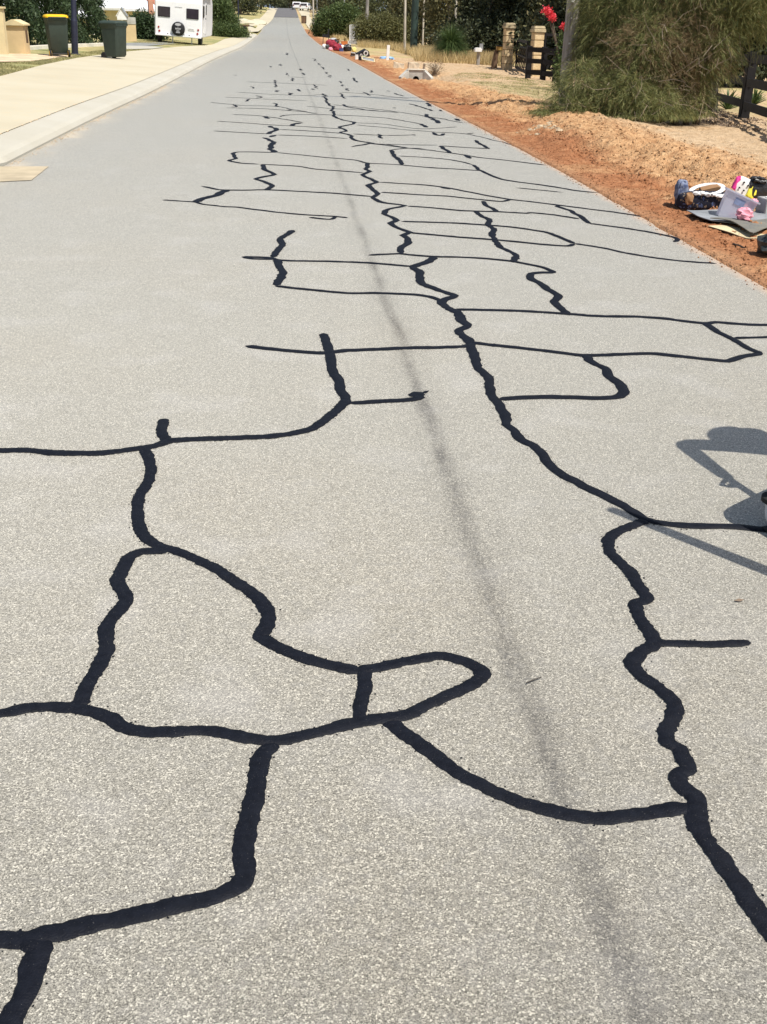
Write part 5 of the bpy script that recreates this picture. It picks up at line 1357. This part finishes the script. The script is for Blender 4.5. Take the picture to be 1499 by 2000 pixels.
# ------------------------------------------------------------------ rubbish beside the road, nearest heap
def sg(px_, py_, dz=0): return gp(px_, py_, dz, f=lambda X, Y: float(soil_z(np.array(float(X)), np.array(float(Y)))))
p = sg(1372, 408)
r = thing('patterned_bag', p, 'navy patterned fabric tote lying open on the red soil', 'bag', -.16)
soft((.0, .05, .062), (.43, .20, .145), .015, 3, .38).build('body', M['totebag'], r, smooth=True)
q = soft((-.175, .07, .125), (.10, .16, .17), .06, 5, .6); q.build('side_flap', mat('faded_denim_print', (.25, .28, .36), .8, .5, 30, color2=(.06, .08, .16)), r, smooth=True)
soft((-.125, -.045, .085), (.065, .05, .09), .08, 8, .7).build('leather_patch', M['cardboard'], r, smooth=True)
q = MB()
for i in range(7):
    c = (-.07 + .046 * i, -.03 - .004 * i, .126 - .003 * i + .006 * (i % 2)); V0 = soft(c, (.06, .06, .03), .12, i, .8, 10, 6); q.add(V0.v, V0.f)
q.build('white_trim', M['whiterough'], r, smooth=True)
pr = at(1381, 371, p.y + .07)
q = MB(); n1, n2 = 36, 8; V = []
for i in range(n1):
    a = 2 * PI * i / n1
    for k in range(n2):
        b = 2 * PI * k / n2; R0 = 1 + .17 * math.cos(b); V.append((.135 * math.cos(a) * R0, .10 * math.sin(a) * R0, .013 * math.sin(b)))
q.add(V, [(i*n2 + k, ((i+1) % n1)*n2 + k, ((i+1) % n1)*n2 + (k+1) % n2, i*n2 + (k+1) % n2) for i in range(n1) for k in range(n2)])
tag(q.build('ring_seat', M['white'], smooth=True, loc=pr, rot=(.22, -.20, .1)), 'white oval ring seat leaning on the navy patterned tote', 'toilet seat')
pc = sg(1392, 398)
q = MB(); q.prism([(-.11, 0), (.20, 0), (.20, .02), (.14, .055), (.02, .075), (-.11, .03)], -.05, .05)
tag(q.build('cardboard_piece', M['cardboard'], loc=pc + Vector((-.01, -.0, .085)), rot=(.2, .08, -.1)), 'folded brown cardboard inside the navy tote under the white ring', 'cardboard')
pt = sg(1436, 432)
r = thing('plastic_tub', pt + Vector((-.012, .1, -.012)), 'milky clear plastic tub tipped over a little with pink cloth inside', 'plastic tub', rot=(-.10, .38, -.30))
def tub(w0, d0, w1, d1, h, t):
    q = MB(); V = []
    for (w_, d_, z) in ((w0, d0, 0), (w1, d1, h), (w1 - 2*t, d1 - 2*t, h), (w0 - 2*t, d0 - 2*t, t)):
        V += [(-w_/2, -d_/2, z), (w_/2, -d_/2, z), (w_/2, d_/2, z), (-w_/2, d_/2, z)]
    Fs = [(3, 2, 1, 0), (12, 13, 14, 15)] + [(l*4 + k, l*4 + (k+1) % 4, (l+1)*4 + (k+1) % 4, (l+1)*4 + k) for l in range(3) for k in range(4)]
    q.add(V, Fs); return q
tub(.205, .16, .25, .20, .205, .004).build('body', M['tub'], r)
q = MB()
for a_, b_ in (((-.132, -.107), (.132, -.107)), ((.132, -.107), (.132, .107)), ((.132, .107), (-.132, .107)), ((-.132, .107), (-.132, -.107))): q.bar((*a_, .207), (*b_, .207), .016, .012)
q.build('rim', M['tub'], r)
q = MB(); q.box((-.005, -.099, .155), (.08, .004, .05), rot=(.09, 0, 0)); q.build('label_panel', mat('blue_grey_label', (.22, .26, .40), .5, .15, 30), r)
for nm, c, d_ in (('pink_cloth', (.085, -.02, .10), (.09, .12, .15)), ('pink_cloth', (.10, -.05, .20), (.06, .06, .05)), ('pink_cloth', (.04, -.03, .04), (.12, .08, .06))): soft(c, d_, .08, 3, .8).build(nm, M['pink'], r, smooth=True)
pk = sg(1452, 438)
tag(soft((0, 0, .035), (.115, .08, .085), .12, 12, .75).build('pink_cloth', M['pink'], smooth=True, loc=pk + Vector((0, .02, .035)), rot=(0, .2, 0)), 'crumpled pink cloth fallen on the grey mats below the tub', 'cloth')
pb = sg(1452, 400)
pb2 = at(1447, 366, pb.y + .12)
r = thing('printed_bag', Vector((pb2.x, pb2.y, pb2.z - .07)), 'pink, white and yellow printed bag standing behind the plastic tub', 'bag', rot=(-.1, .40, -.1))
soft((-.005, 0, .07), (.15, .06, .15), .06, 2, .5).build('body', M['offwhite'] if 0 else M['whiterough'], r, smooth=True)
soft((-.08, .0, .065), (.035, .055, .14), .08, 4, .6).build('pink_side', M['hotpink'], r, smooth=True)
soft((.075, -.012, .06), (.085, .07, .12), .05, 6, .5).build('yellow_print', M['yellow'], r, smooth=True)
for x, z in ((-.03, .11), (.0, .05), (.015, .1), (-.045, .055), (.065, .08)):
    q = MB(); q.ball((x, -.038, z), (.009, .005, .007), 8, 5, .3, 2); q.build('printed_mark', M['black'], r)
pb = at(1474, 378, pb.y + .13)
r = thing('black_bag', Vector((pb.x, pb.y, pb.z - .13)), 'upright black bag at the back of the nearest rubbish heap', 'bag', rot=(0, .12, 0))
soft((0, 0, .12), (.20, .12, .27), .05, 9, .6).build('body', M['bag_black'], r, smooth=True)
soft((-.02, -.02, .245), (.13, .10, .05), .1, 10, .6).build('flap', M['bag_black'], r, smooth=True)
pc = sg(1512, 428)
r = thing('printed_carton', pc + Vector((.04, .1, .0)), 'grey printed carton at the right edge behind the plastic tub', 'carton', .1)
q = MB(); q.box((0, 0, .075), (.25, .16, .15)); q.build('body', M['carton'], r, bevel=.004)
for x, z, w_, h_ in ((-.07, .095, .03, .04), (-.035, .10, .02, .035), (-.01, .095, .03, .04), (-.075, .05, .04, .02), (-.02, .05, .05, .018), (.04, .08, .05, .05)):
    q = MB(); q.box((x, -.083, z), (w_, .004, h_)); q.build('printed_mark', M['bag_grey'], r)
for x, y, s_ in ((-.05, -.02, .05), (.03, .02, .06)):
    q = MB(); q.lathe([(.0001, 0), (s_, 0), (s_, .006), (.0001, .006)], (x, y, .152), 18); q.build('printed_disc', M['white'], r)
    q = MB(); q.lathe([(.0001, 0), (s_ * .6, 0), (s_ * .6, .004), (.0001, .004)], (x, y, .159), 18); q.build('printed_disc', M['black'], r)

def sheet(name, px, m, dz, t, label, cat, wave=.01, bend=0):
    P = [sg(*q)[:2] for q in px]; bm = bmesh.new()
    P = smooth_path([np.array(a) for a in P + [P[0]]], .05)[:-1]
    bm.faces.new([bm.verts.new((a[0], a[1], 0)) for a in P]); bmesh.ops.triangulate(bm, faces=bm.faces)
    for _ in range(4):
        lg = [e for e in bm.edges if e.calc_length() > .07]
        if not lg: break
        bmesh.ops.subdivide_edges(bm, edges=lg, cuts=1); bmesh.ops.triangulate(bm, faces=[f for f in bm.faces if len(f.verts) > 3])
    for v in bm.verts:
        g_ = float(ground(v.co.x, v.co.y)); v.co.z = g_ + dz + wave * math.sin(v.co.x * 9 + v.co.y * 5) + bend * (v.co.x - P[0][0])
    for f in bm.faces:
        if f.normal.z < 0: f.normal_flip()
    me = bpy.data.meshes.new(name); bm.to_mesh(me); bm.free(); me.materials.append(m); o = bpy.data.objects.new(name, me); link(o)
    md = o.modifiers.new('thickness', 'SOLIDIFY'); md.thickness = t; md.offset = 1
    return tag(o, label, cat)
sheet('floor_mat', [(1383, 444), (1425, 458), (1456, 467), (1480, 467), (1515, 458), (1560, 446), (1560, 436), (1470, 445), (1420, 441)], M['matcream'], .036, .005, 'cream backed sheet under the grey felt mat on the red soil', 'mat', .006)
sheet('floor_mat', [(1340, 420), (1362, 429), (1392, 437), (1430, 441), (1500, 445), (1560, 440), (1540, 424), (1470, 424), (1400, 420)], M['matblue'], .056, .006, 'blue grey underlay sheet under the plastic tub', 'mat', .008)
sheet('floor_mat', [(1386, 438), (1424, 448), (1452, 458), (1470, 463), (1505, 450), (1565, 438), (1565, 430), (1480, 434), (1420, 435)], M['matgrey'], .076, .006, 'grey felt mat on top of the cream backed sheet', 'mat', .010)
pb = sg(1502, 494)
r = thing('rubbish_bag', pb, 'shiny dark grey rubbish bag at the right edge below the mats', 'bag')
soft((.03, 0, .055), (.22, .17, .13), .07, 21, .7).build('body', M['bag_grey'], r, smooth=True)
soft((.0, -.03, .115), (.1, .08, .05), .14, 22, .8).build('knot', M['bag_grey'], r, smooth=True)
a_, b_ = sg(1432, 478), sg(1455, 486)
q = MB(); q.tube([a_ + Vector((0, 0, .006)), a_.lerp(b_, .5) + Vector((0, 0, .010)), b_ + Vector((0, 0, .006))], [.006, .007, .004], 6)
tag(q.build('stick', M['bark_dark'], smooth=True), 'short dark stick on the red soil left of the rubbish bag', 'stick')

# ------------------------------------------------------------------ rubbish further up
def heap_item(name, px_, py_, wpx, hpx, m, label, kind='bag', seed=0, dpx=None, rot=(0, 0, 0), grp=None, lump=.07):
    p = gp(px_, py_); s_ = 2150 / ((Vector((p.x, p.y, p.z - CAM_H))).dot(Vector(FW)))
    w_, h_ = wpx / s_, hpx / s_; d_ = (dpx or wpx * .8) / s_
    if kind == 'bag':
        r = thing(name, p, label, 'bag', group=grp, rot=rot)
        soft((0, 0, h_ * .48), (w_, d_, h_), lump, seed, .7, 16, 10).build('body', M[m], r, smooth=True)
        soft((w_ * .1, 0, h_ * .98), (w_ * .28, d_ * .25, h_ * .2), .15, seed + 1, .8, 10, 6).build('knot', M[m], r, smooth=True)
    else:
        r = thing(name, p, label, kind, group=grp, rot=rot)
        q = MB(); q.box((0, 0, h_ * .5), (w_, d_, h_)); q.build('body', M[m], r, bevel=.01)
        q = MB(); q.box((0, 0, h_ * 1.02), (w_ * 1.04, d_ * 1.04, h_ * .08)); q.build('lid', M[m], r, bevel=.006)
    return r, w_, d_, h_
heap_item('rubbish_bag', 648, 94, 20, 14, 'red', 'largest red bag in the far rubbish heap', seed=1)
heap_item('rubbish_bag', 659, 100, 17, 13, 'red', 'red bag nearest the road in the far rubbish heap', seed=4)
heap_item('rubbish_bag', 643, 91, 12, 12, 'red', 'small red bag behind the white bag of the far heap', seed=14)
heap_item('rubbish_bag', 634, 95, 9, 8, 'whiterough', 'small white bag at the road end of the far rubbish heap', seed=7)
heap_item('rubbish_bag', 664, 94, 9, 8, 'bluebag', 'dark blue bag between the red bags and the orange box', seed=8)
heap_item('rubbish_bag', 679, 101, 16, 13, 'bag_black', 'black rubbish bag under the orange box of the far heap', seed=9)
heap_item('rubbish_bag', 692, 102, 9, 9, 'paleyellow', 'pale yellow bag at the right end of the far heap', seed=10)
heap_item('rubbish_bag', 655, 87, 13, 9, 'bag_black', 'dark bag wedged on top of the red bags', seed=15)
heap_item('rubbish_bag', 646, 99, 8, 6, 'pink', 'small pink bag at the front of the red bags', seed=16)
heap_item('box', 667, 101, 8, 6, 'bluebag', 'small navy box in front of the dark blue bag', kind='box', dpx=7)
heap_item('box', 659, 84, 9, 7, 'cardboard', 'brown carton behind the red bags of the far heap', kind='box', dpx=8)
heap_item('rubbish_bag', 668, 96, 9, 7, 'whiterough', 'small white bag in the middle of the far rubbish heap', seed=17)
heap_item('rubbish_bag', 640, 96, 8, 8, 'bag_grey', 'small grey bag beside the white bag at the road end', seed=18)
heap_item('box', 728, 118, 9, 4, 'matcream', 'flat cream box lid right of the framed tray', kind='box', dpx=8)
heap_item('crate', 673, 92, 12, 10, 'orange', 'orange box standing in the far rubbish heap', kind='crate', dpx=10)
heap_item('bucket', 683, 88, 6, 7, 'whiterough', 'white bucket beside the orange box', kind='bucket', dpx=6)
heap_item('rubbish_bag', 652, 82, 14, 7, 'offwhite', 'pale rolled bundle on top of the far rubbish heap', seed=11, dpx=30)
heap_item('crate', 667, 82, 10, 4, 'limecap', 'flat beige box behind the orange box', kind='box', dpx=9)
r, w_, d_, h_ = heap_item('black_chair', 637, 86, 13, 5, 'black', 'tipped black chair at the left of the far rubbish heap', kind='chair', dpx=11)
q = MB(); q.bar((w_ * .32, 0, h_), (w_ * .45, 0, h_ * 3.0), .1, .3); q.build('backrest', M['black'], r)
for x, y in ((-.4, -.35), (.4, -.35), (-.4, .35), (.4, .35)):
    q = MB(); q.bar((w_ * x, d_ * y, 0), (w_ * x * 1.1, d_ * y, -.5), .04, .04); q.build('leg', M['black'], r)
r.location.z += .5

p = gp(708, 114); S2 = 42.0
r = thing('patterned_box', p + Vector((.05, .1, .03)), 'black box with green and white round print tipped up in the second heap', 'box', rot=(.12, -.30, .15))
q = MB(); q.prism([(-.28, 0), (.30, 0), (.30, .22), (.18, .34), (-.28, .26)], -.16, .16); q.build('body', M['black'], r, bevel=.01)
for x, z, s_, m_ in ((.14, .19, .11, 'whiterough'), (-.1, .17, .06, 'whiterough')):
    q = MB(); q.lathe([(.0001, 0), (s_, 0), (s_, .008), (.0001, .008)], (x, -.172, z), 18, 'y'); q.build('printed_disc', M[m_], r)
    q = MB(); q.lathe([(.0001, 0), (s_ * .6, 0), (s_ * .6, .006), (.0001, .006)], (x, -.180, z), 16, 'y'); q.build('printed_disc', M['bag_grey'], r)
q = MB(); q.box((-.02, -.167, .08), (.2, .008, .07)); q.build('green_print', mat('mint_print', (.25, .50, .36), .6, .1, 20), r)
q = MB(); q.box((-.2, -.167, .1), (.1, .008, .1)); q.build('white_print', M['whiterough'], r)
heap_item('white_bottle', 697, 117, 6, 9, 'whiterough', 'white plastic container standing in front of the black printed box', kind='container', dpx=6)
heap_item('black_crate', 704, 119, 7, 8, 'black', 'small black crate beside the white container', kind='crate', dpx=7)
p = gp(718, 121)
r = thing('framed_tray', p, 'cream framed grey tray lying at the foot of the second heap', 'tray', rot=(.5, .18, .1))
q = MB(); q.box((0, 0, .1), (.48, .20, .02)); q.build('panel', M['matblue'], r)
for a_, b_ in (((-.26, -.12), (.26, -.12)), ((.26, -.12), (.26, .12)), ((.26, .12), (-.26, .12)), ((-.26, .12), (-.26, -.12))):
    q = MB(); q.bar((*a_, .11), (*b_, .11), .04, .05); q.build('frame_bar', M['matcream'], r)
p = gp(690, 112)
r = thing('slatted_rack', p, 'small broken dark slatted rack left of the black printed box', 'rack', rot=(.3, .1, .2))
for i in range(4):
    q = MB(); q.box((0, .0, .04 + .055 * i), (.26, .16, .022)); q.build('slat', M['wood_grey'] if i % 2 else M['wood_brown'], r)
q = MB(); q.bar((.1, 0, 0), (.1, 0, .24), .03, .14); q.build('upright', M['wood_dark'], r)
p = gp(757, 120)
r = thing('white_post', p, 'plain white post leaning beside the blue tarpaulin', 'post', rot=(0, .06, 0))
q = MB(); q.box((0, 0, .3), (.13, .07, .72)); q.build('board', M['whiterough'], r, bevel=.01)
p = gp(756, 118)
q = soft((0, 0, .05), (.66, .42, .17), .12, 30, .8, 26, 12); tag(q.build('tarpaulin', M['blue'], smooth=True, loc=p + Vector((0, .15, .01))), 'crumpled faded blue tarpaulin under the white post', 'tarpaulin')
p = gp(736, 116)
tag(soft((0, 0, .05), (.24, .16, .1), .1, 31, .7).build('rag', M['cardboard'], smooth=True, loc=p), 'small brown rag between the second heap and the blue tarpaulin', 'rag')
p = at(692, 83, 98); g0 = onground(p.x, 98)
r = thing('shelf_rack', g0, 'white wire shelf unit standing on end by the bushes', 'shelf', .12)
for x in (-.36, .36):
    q = MB(); q.bar((x, 0, 0), (x, 0, 1.52), .06, .06); q.build('upright', M['whiterough'], r)
for k in range(4):
    z0 = .06 + .37 * k
    q = MB(); q.box((0, .02, z0 + .16), (.68, .015, .29)); pn = q.build('shelf_panel', M['offwhite'], r)
    for i in range(5):
        q = MB(); q.box((0, -.0, z0 + .04 + .06 * i), (.66, .03, .014)); q.build('wire', M['whiterough'], pn)
    q = MB(); q.box((0, -.01, z0 + .335), (.72, .06, .05)); q.build('shelf_edge', M['whiterough'], r)

# small litter on the road
for pts, rr, m, lab, nm in (([(1028, 1338), (1045, 1331), (1057, 1327)], .0013, 'bark_dark', 'thin dark twig lying on the road near the middle', 'twig'),):
    q = MB(); q.tube([gp(*a, f=lambda X, Y: zr(Y)) + Vector((0, 0, .006)) for a in pts], rr, 5); tag(q.build(nm, M[m]), lab, 'twig')
p = gp(1444, 1176, f=lambda X, Y: zr(Y))
q = MB(); q.add([(-.015, 0, .005), (0, .005, .009), (.015, .002, .006), (0, -.005, .005)], [(0, 3, 2, 1)]); o = q.build('dead_leaf', M['deadtwig'], loc=p); md = o.modifiers.new('thickness', 'SOLIDIFY'); md.thickness = .001; tag(o, 'single dead leaf on the road near the right edge', 'leaf')

# ------------------------------------------------------------------ the worker bending at the right edge, only a boot and cuff in the frame
def skin_mesh(name, joints, edges, m, parent=None, root=0, sub=2):
    """a continuous body surface grown round a skeleton: joints = (x, y, z, radius)"""
    me = bpy.data.meshes.new(name); me.from_pydata([j[:3] for j in joints], edges, [])
    o = bpy.data.objects.new(name, me); link(o)
    md = o.modifiers.new('skin', 'SKIN'); md.use_smooth_shade = True
    for i, v in enumerate(me.skin_vertices[0].data):
        rr = joints[i][3]; v.radius = (rr, rr) if not isinstance(rr, tuple) else rr; v.use_root = (i == root)
    sb = o.modifiers.new('smooth', 'SUBSURF'); sb.levels = sub; sb.render_levels = sub
    dg = bpy.context.evaluated_depsgraph_get(); m2 = bpy.data.meshes.new_from_object(o.evaluated_get(dg))
    bpy.data.objects.remove(o); m2.name = name; m2.materials.clear(); m2.materials.append(m)
    m2.polygons.foreach_set('use_smooth', [True] * len(m2.polygons))
    n = bpy.data.objects.new(name, m2); link(n, parent); return n
def chain(n, start=0): return [(i, i + 1) for i in range(start, start + n - 1)]

hip = (2.30, 3.00, .74)
body_j = [(2.52, 2.96, .80, .15), (2.43, 3.00, .91, .145), (2.33, 3.05, 1.00, .155), (2.25, 3.09, 1.05, .13), (2.20, 3.14, 1.09, .062), (2.17, 3.175, 1.105, .082), (2.145, 3.21, 1.115, .098), (2.115, 3.24, 1.10, .075),
          # near arm: shoulder, elbow, wrist, hand
          (2.17, 3.17, 1.03, .062), (1.98, 3.23, .99, .048), (1.79, 3.28, .94, .042), (1.76, 3.17, .80, .036), (1.735, 3.06, .665, .028),
          # other arm, hand resting on the thigh
          (2.32, 2.94, 1.03, .062), (2.32, 2.82, .90, .048), (2.28, 2.78, .77, .041), (2.14, 2.88, .67, .034), (2.06, 2.94, .63, .026),
          # front leg
          (2.34, 3.02, .74, .10), (2.12, 3.04, .64, .085), (1.86, 3.02, .49, .06), (1.60, 2.97, .31, .04), (1.475, 2.935, .10, .032), (1.483, 2.87, .04, .03),
          # back leg
          (2.56, 2.86, .70, .10), (2.60, 2.76, .54, .082), (2.62, 2.68, .42, .062), (2.74, 2.64, .24, .055), (2.86, 2.60, .09, .04), (2.78, 2.62, .04, .035)]
body_e = chain(8) + [(3, 8)] + chain(5, 8) + [(3, 13)] + chain(5, 13) + [(0, 18)] + chain(6, 18) + [(0, 24)] + chain(6, 24)
person = skin_mesh('person', body_j, body_e, M['skin'])
tag(person, 'person bending at the right edge in camouflage trousers and pale boots, mostly out of frame', 'person')
grow = lambda idx, k: [(*body_j[i][:3], body_j[i][3] * k + .008) for i in idx]
trj = grow([0, 18, 19, 20, 21, 24, 25, 26, 27], 1.14)
trj[4] = (1.50, 2.955, .25, .048); trj[8] = (2.77, 2.63, .2, .066)
trj.append((2.47, 2.98, .88, .155)); trj.append((1.458, 2.942, .14, .052)); trj.append((2.82, 2.615, .14, .06))
skin_mesh('trousers', trj, [(0, 1), (1, 2), (2, 3), (3, 4), (4, 10), (0, 5), (5, 6), (6, 7), (7, 8), (8, 11), (0, 9)], M['camo'], person)
shj = grow([1, 2, 3, 8, 9, 10, 13, 14, 15], 1.12)
shj.append((2.475, 2.98, .865, .168))
skin_mesh('shirt', shj, [(0, 1), (1, 2), (2, 3), (3, 4), (4, 5), (2, 6), (6, 7), (7, 8), (0, 9)], M['shirt'], person)
for ax, ay, tx, ty in ((1.477, 2.935, 1.507, 2.80), (2.85, 2.60, 2.75, 2.625)):
    d = Vector((tx - ax, ty - ay, 0)).normalized()
    bj = [(ax - .008, ay + .004, .125, .044), (ax, ay, .09, .046), (ax - d.x * .01, ay - d.y * .01, .045, .044), (ax + d.x * .07, ay + d.y * .07, .04, .042), (ax + d.x * .14, ay + d.y * .14, .034, .034)]
    b_ = skin_mesh('boot', bj, chain(5), M['glove'], person)
    sj = MB(); sj.prism([(-.03, -.03), (.13, -.034), (.165, -.018), (.165, .018), (.13, .034), (-.03, .03)], .001, .010, 'z')
    so = sj.build('sole', M['rubber'], b_); so.matrix_basis = Matrix.Translation((ax, ay, 0)) @ Matrix.Rotation(math.atan2(d.y, d.x), 4, 'Z')
    q = MB(); q.lathe([(.042, -.012), (.050, -.007), (.050, .007), (.042, .012)], (ax - .008, ay + .005, .108), 18); q.build('cuff_band', M['rubber'], person, smooth=True)
q = MB(); q.tube([(1.462, 2.955, .18), (1.436, 2.95, .19), (1.440, 2.945, .202), (1.48, 2.95, .195)], .004, 6); q.build('cuff_toggle', M['bark_dark'], person, smooth=True)
# fingers: near hand closed round the wand, other hand resting
def hand(c, fwd, side, down, parent, curl):
    c, fwd, side, down = Vector(c), Vector(fwd).normalized(), Vector(side).normalized(), Vector(down).normalized()
    for k, ln in enumerate((.068, .078, .074, .058)):
        b0 = c + side * (.026 - .0175 * k); pts = [b0, b0 + fwd * ln * .5, b0 + fwd * (ln * .5 + ln * .35 * (1 - curl)) + down * ln * .35 * curl, b0 + fwd * (ln * .5 + ln * .4 * (1 - curl) - .02 * curl) + down * ln * (.2 + .5 * curl)]
        skin_mesh('finger', [(*p_, r_) for p_, r_ in zip(pts, (.0095, .009, .008, .007))], chain(4), M['skin'], parent, sub=1)
    b0 = c + side * .03 - fwd * .02; pts = [b0, b0 + side * .022 + fwd * .025 + down * .012, b0 + side * .016 + fwd * .055 + down * .03 * (.5 + curl)]
    skin_mesh('thumb', [(*p_, r_) for p_, r_ in zip(pts, (.011, .010, .008))], chain(3), M['skin'], parent, sub=1)
hand((1.733, 3.045, .652), (-.1, -1, -.45), (0, -.3, .9), (-.9, 0, -.1), person, .9)
hand((2.055, 2.945, .625), (-.75, .5, -.45), (.5, .8, .1), (-.1, .1, -1), person, .35)
# face and hat
hd = Vector((2.135, 3.222, 1.105)); look = Vector((-.62, .45, -.64)).normalized(); rgt = look.cross(Vector((0, 0, 1))).normalized(); upv = rgt.cross(look).normalized()
for s_ in (-1, 1):
    c = hd + look * .088 + rgt * .032 * s_ + upv * .012
    q = MB(); q.ball(c, .013, 12, 8); e_ = q.build('eye', M['white'], person, smooth=True)
    q = MB(); q.ball(c + look * .008, .0075, 10, 6); q.build('iris', M['bark_dark'], e_, smooth=True)
    q = MB(); q.ball(hd + rgt * .092 * s_ - look * .005, (.014, .02, .03), 12, 8, .1); q.build('ear', M['skin'], person, smooth=True)
q = MB(); q.tube([hd + look * .09 + upv * .012, hd + look * .115 - upv * .018, hd + look * .095 - upv * .026], [.009, .015, .011], 8); q.build('nose', M['skin'], person, smooth=True)
q = MB(); q.tube([hd + look * .086 - upv * .05 - rgt * .024, hd + look * .094 - upv * .05, hd + look * .086 - upv * .05 + rgt * .024], [.004, .007, .004], 6); q.build('mouth', M['red'], person, smooth=True)
ht = MB(); ht.lathe([(.142, .004), (.138, .018), (.112, .03), (.106, .085), (.085, .105), (.0001, .11)], (0, 0, 0), 24)
h_ = ht.build('hat', M['hat'], person, smooth=True)
zax = (upv * .9 - look * .12).normalized(); h_.matrix_basis = Matrix.Translation(hd + zax * .03) @ zax.to_track_quat('Z', 'Y').to_matrix().to_4x4()
q = MB(); q.ball(hd - look * .03 - upv * .005, (.1, .1, .085), 16, 10, .05); q.build('hair', M['hair'], person, smooth=True)

wt = thing('pouring_wand', Vector((1.60, 2.86, 0)), 'pouring wand held down to the road by the bending person', 'hand tool')
q = MB(); q.tube([(.0, .02, .03), (.135, .205, .66), (.155, .24, .76)], .016, 10); q.build('shaft', M['steel'], wt, smooth=True)
q = MB(); q.lathe([(.028, .005), (.06, .05), (.06, .15), (.035, .18)], (.01, .03, 0), 16); q.build('pot', M['black'], wt, smooth=True)
bk = thing('bucket', Vector((1.66, 2.26, 0)), 'bucket of bitumen with a squeegee handle, just outside the right edge', 'bucket')
q = MB(); q.lathe([(.12, .002), (.15, .30), (.155, .30), (.155, .31), (.145, .31), (.115, .012)], (0, 0, 0), 24); q.build('body', M['black'], bk, smooth=True)
q = MB(); q.tube([(.15 * math.cos(a), .0, .29 + .16 * math.sin(a)) for a in np.linspace(0, PI, 9)], .005, 6); q.build('handle', M['steel'], bk, smooth=True)
sq = thing('squeegee', Vector((1.66, 2.26, .02)), 'long wooden handled squeegee leaning in the bitumen bucket', 'squeegee')
q = MB(); q.tube([(.05, -.06, .02), (-.20, .33, 1.18)], [.036, .022], 12); q.build('handle', M['wood_brown'], sq, smooth=True)
q = MB(); q.box((.045, -.055, .03), (.16, .05, .05)); q.build('blade', M['rubber'], sq, bevel=.006)
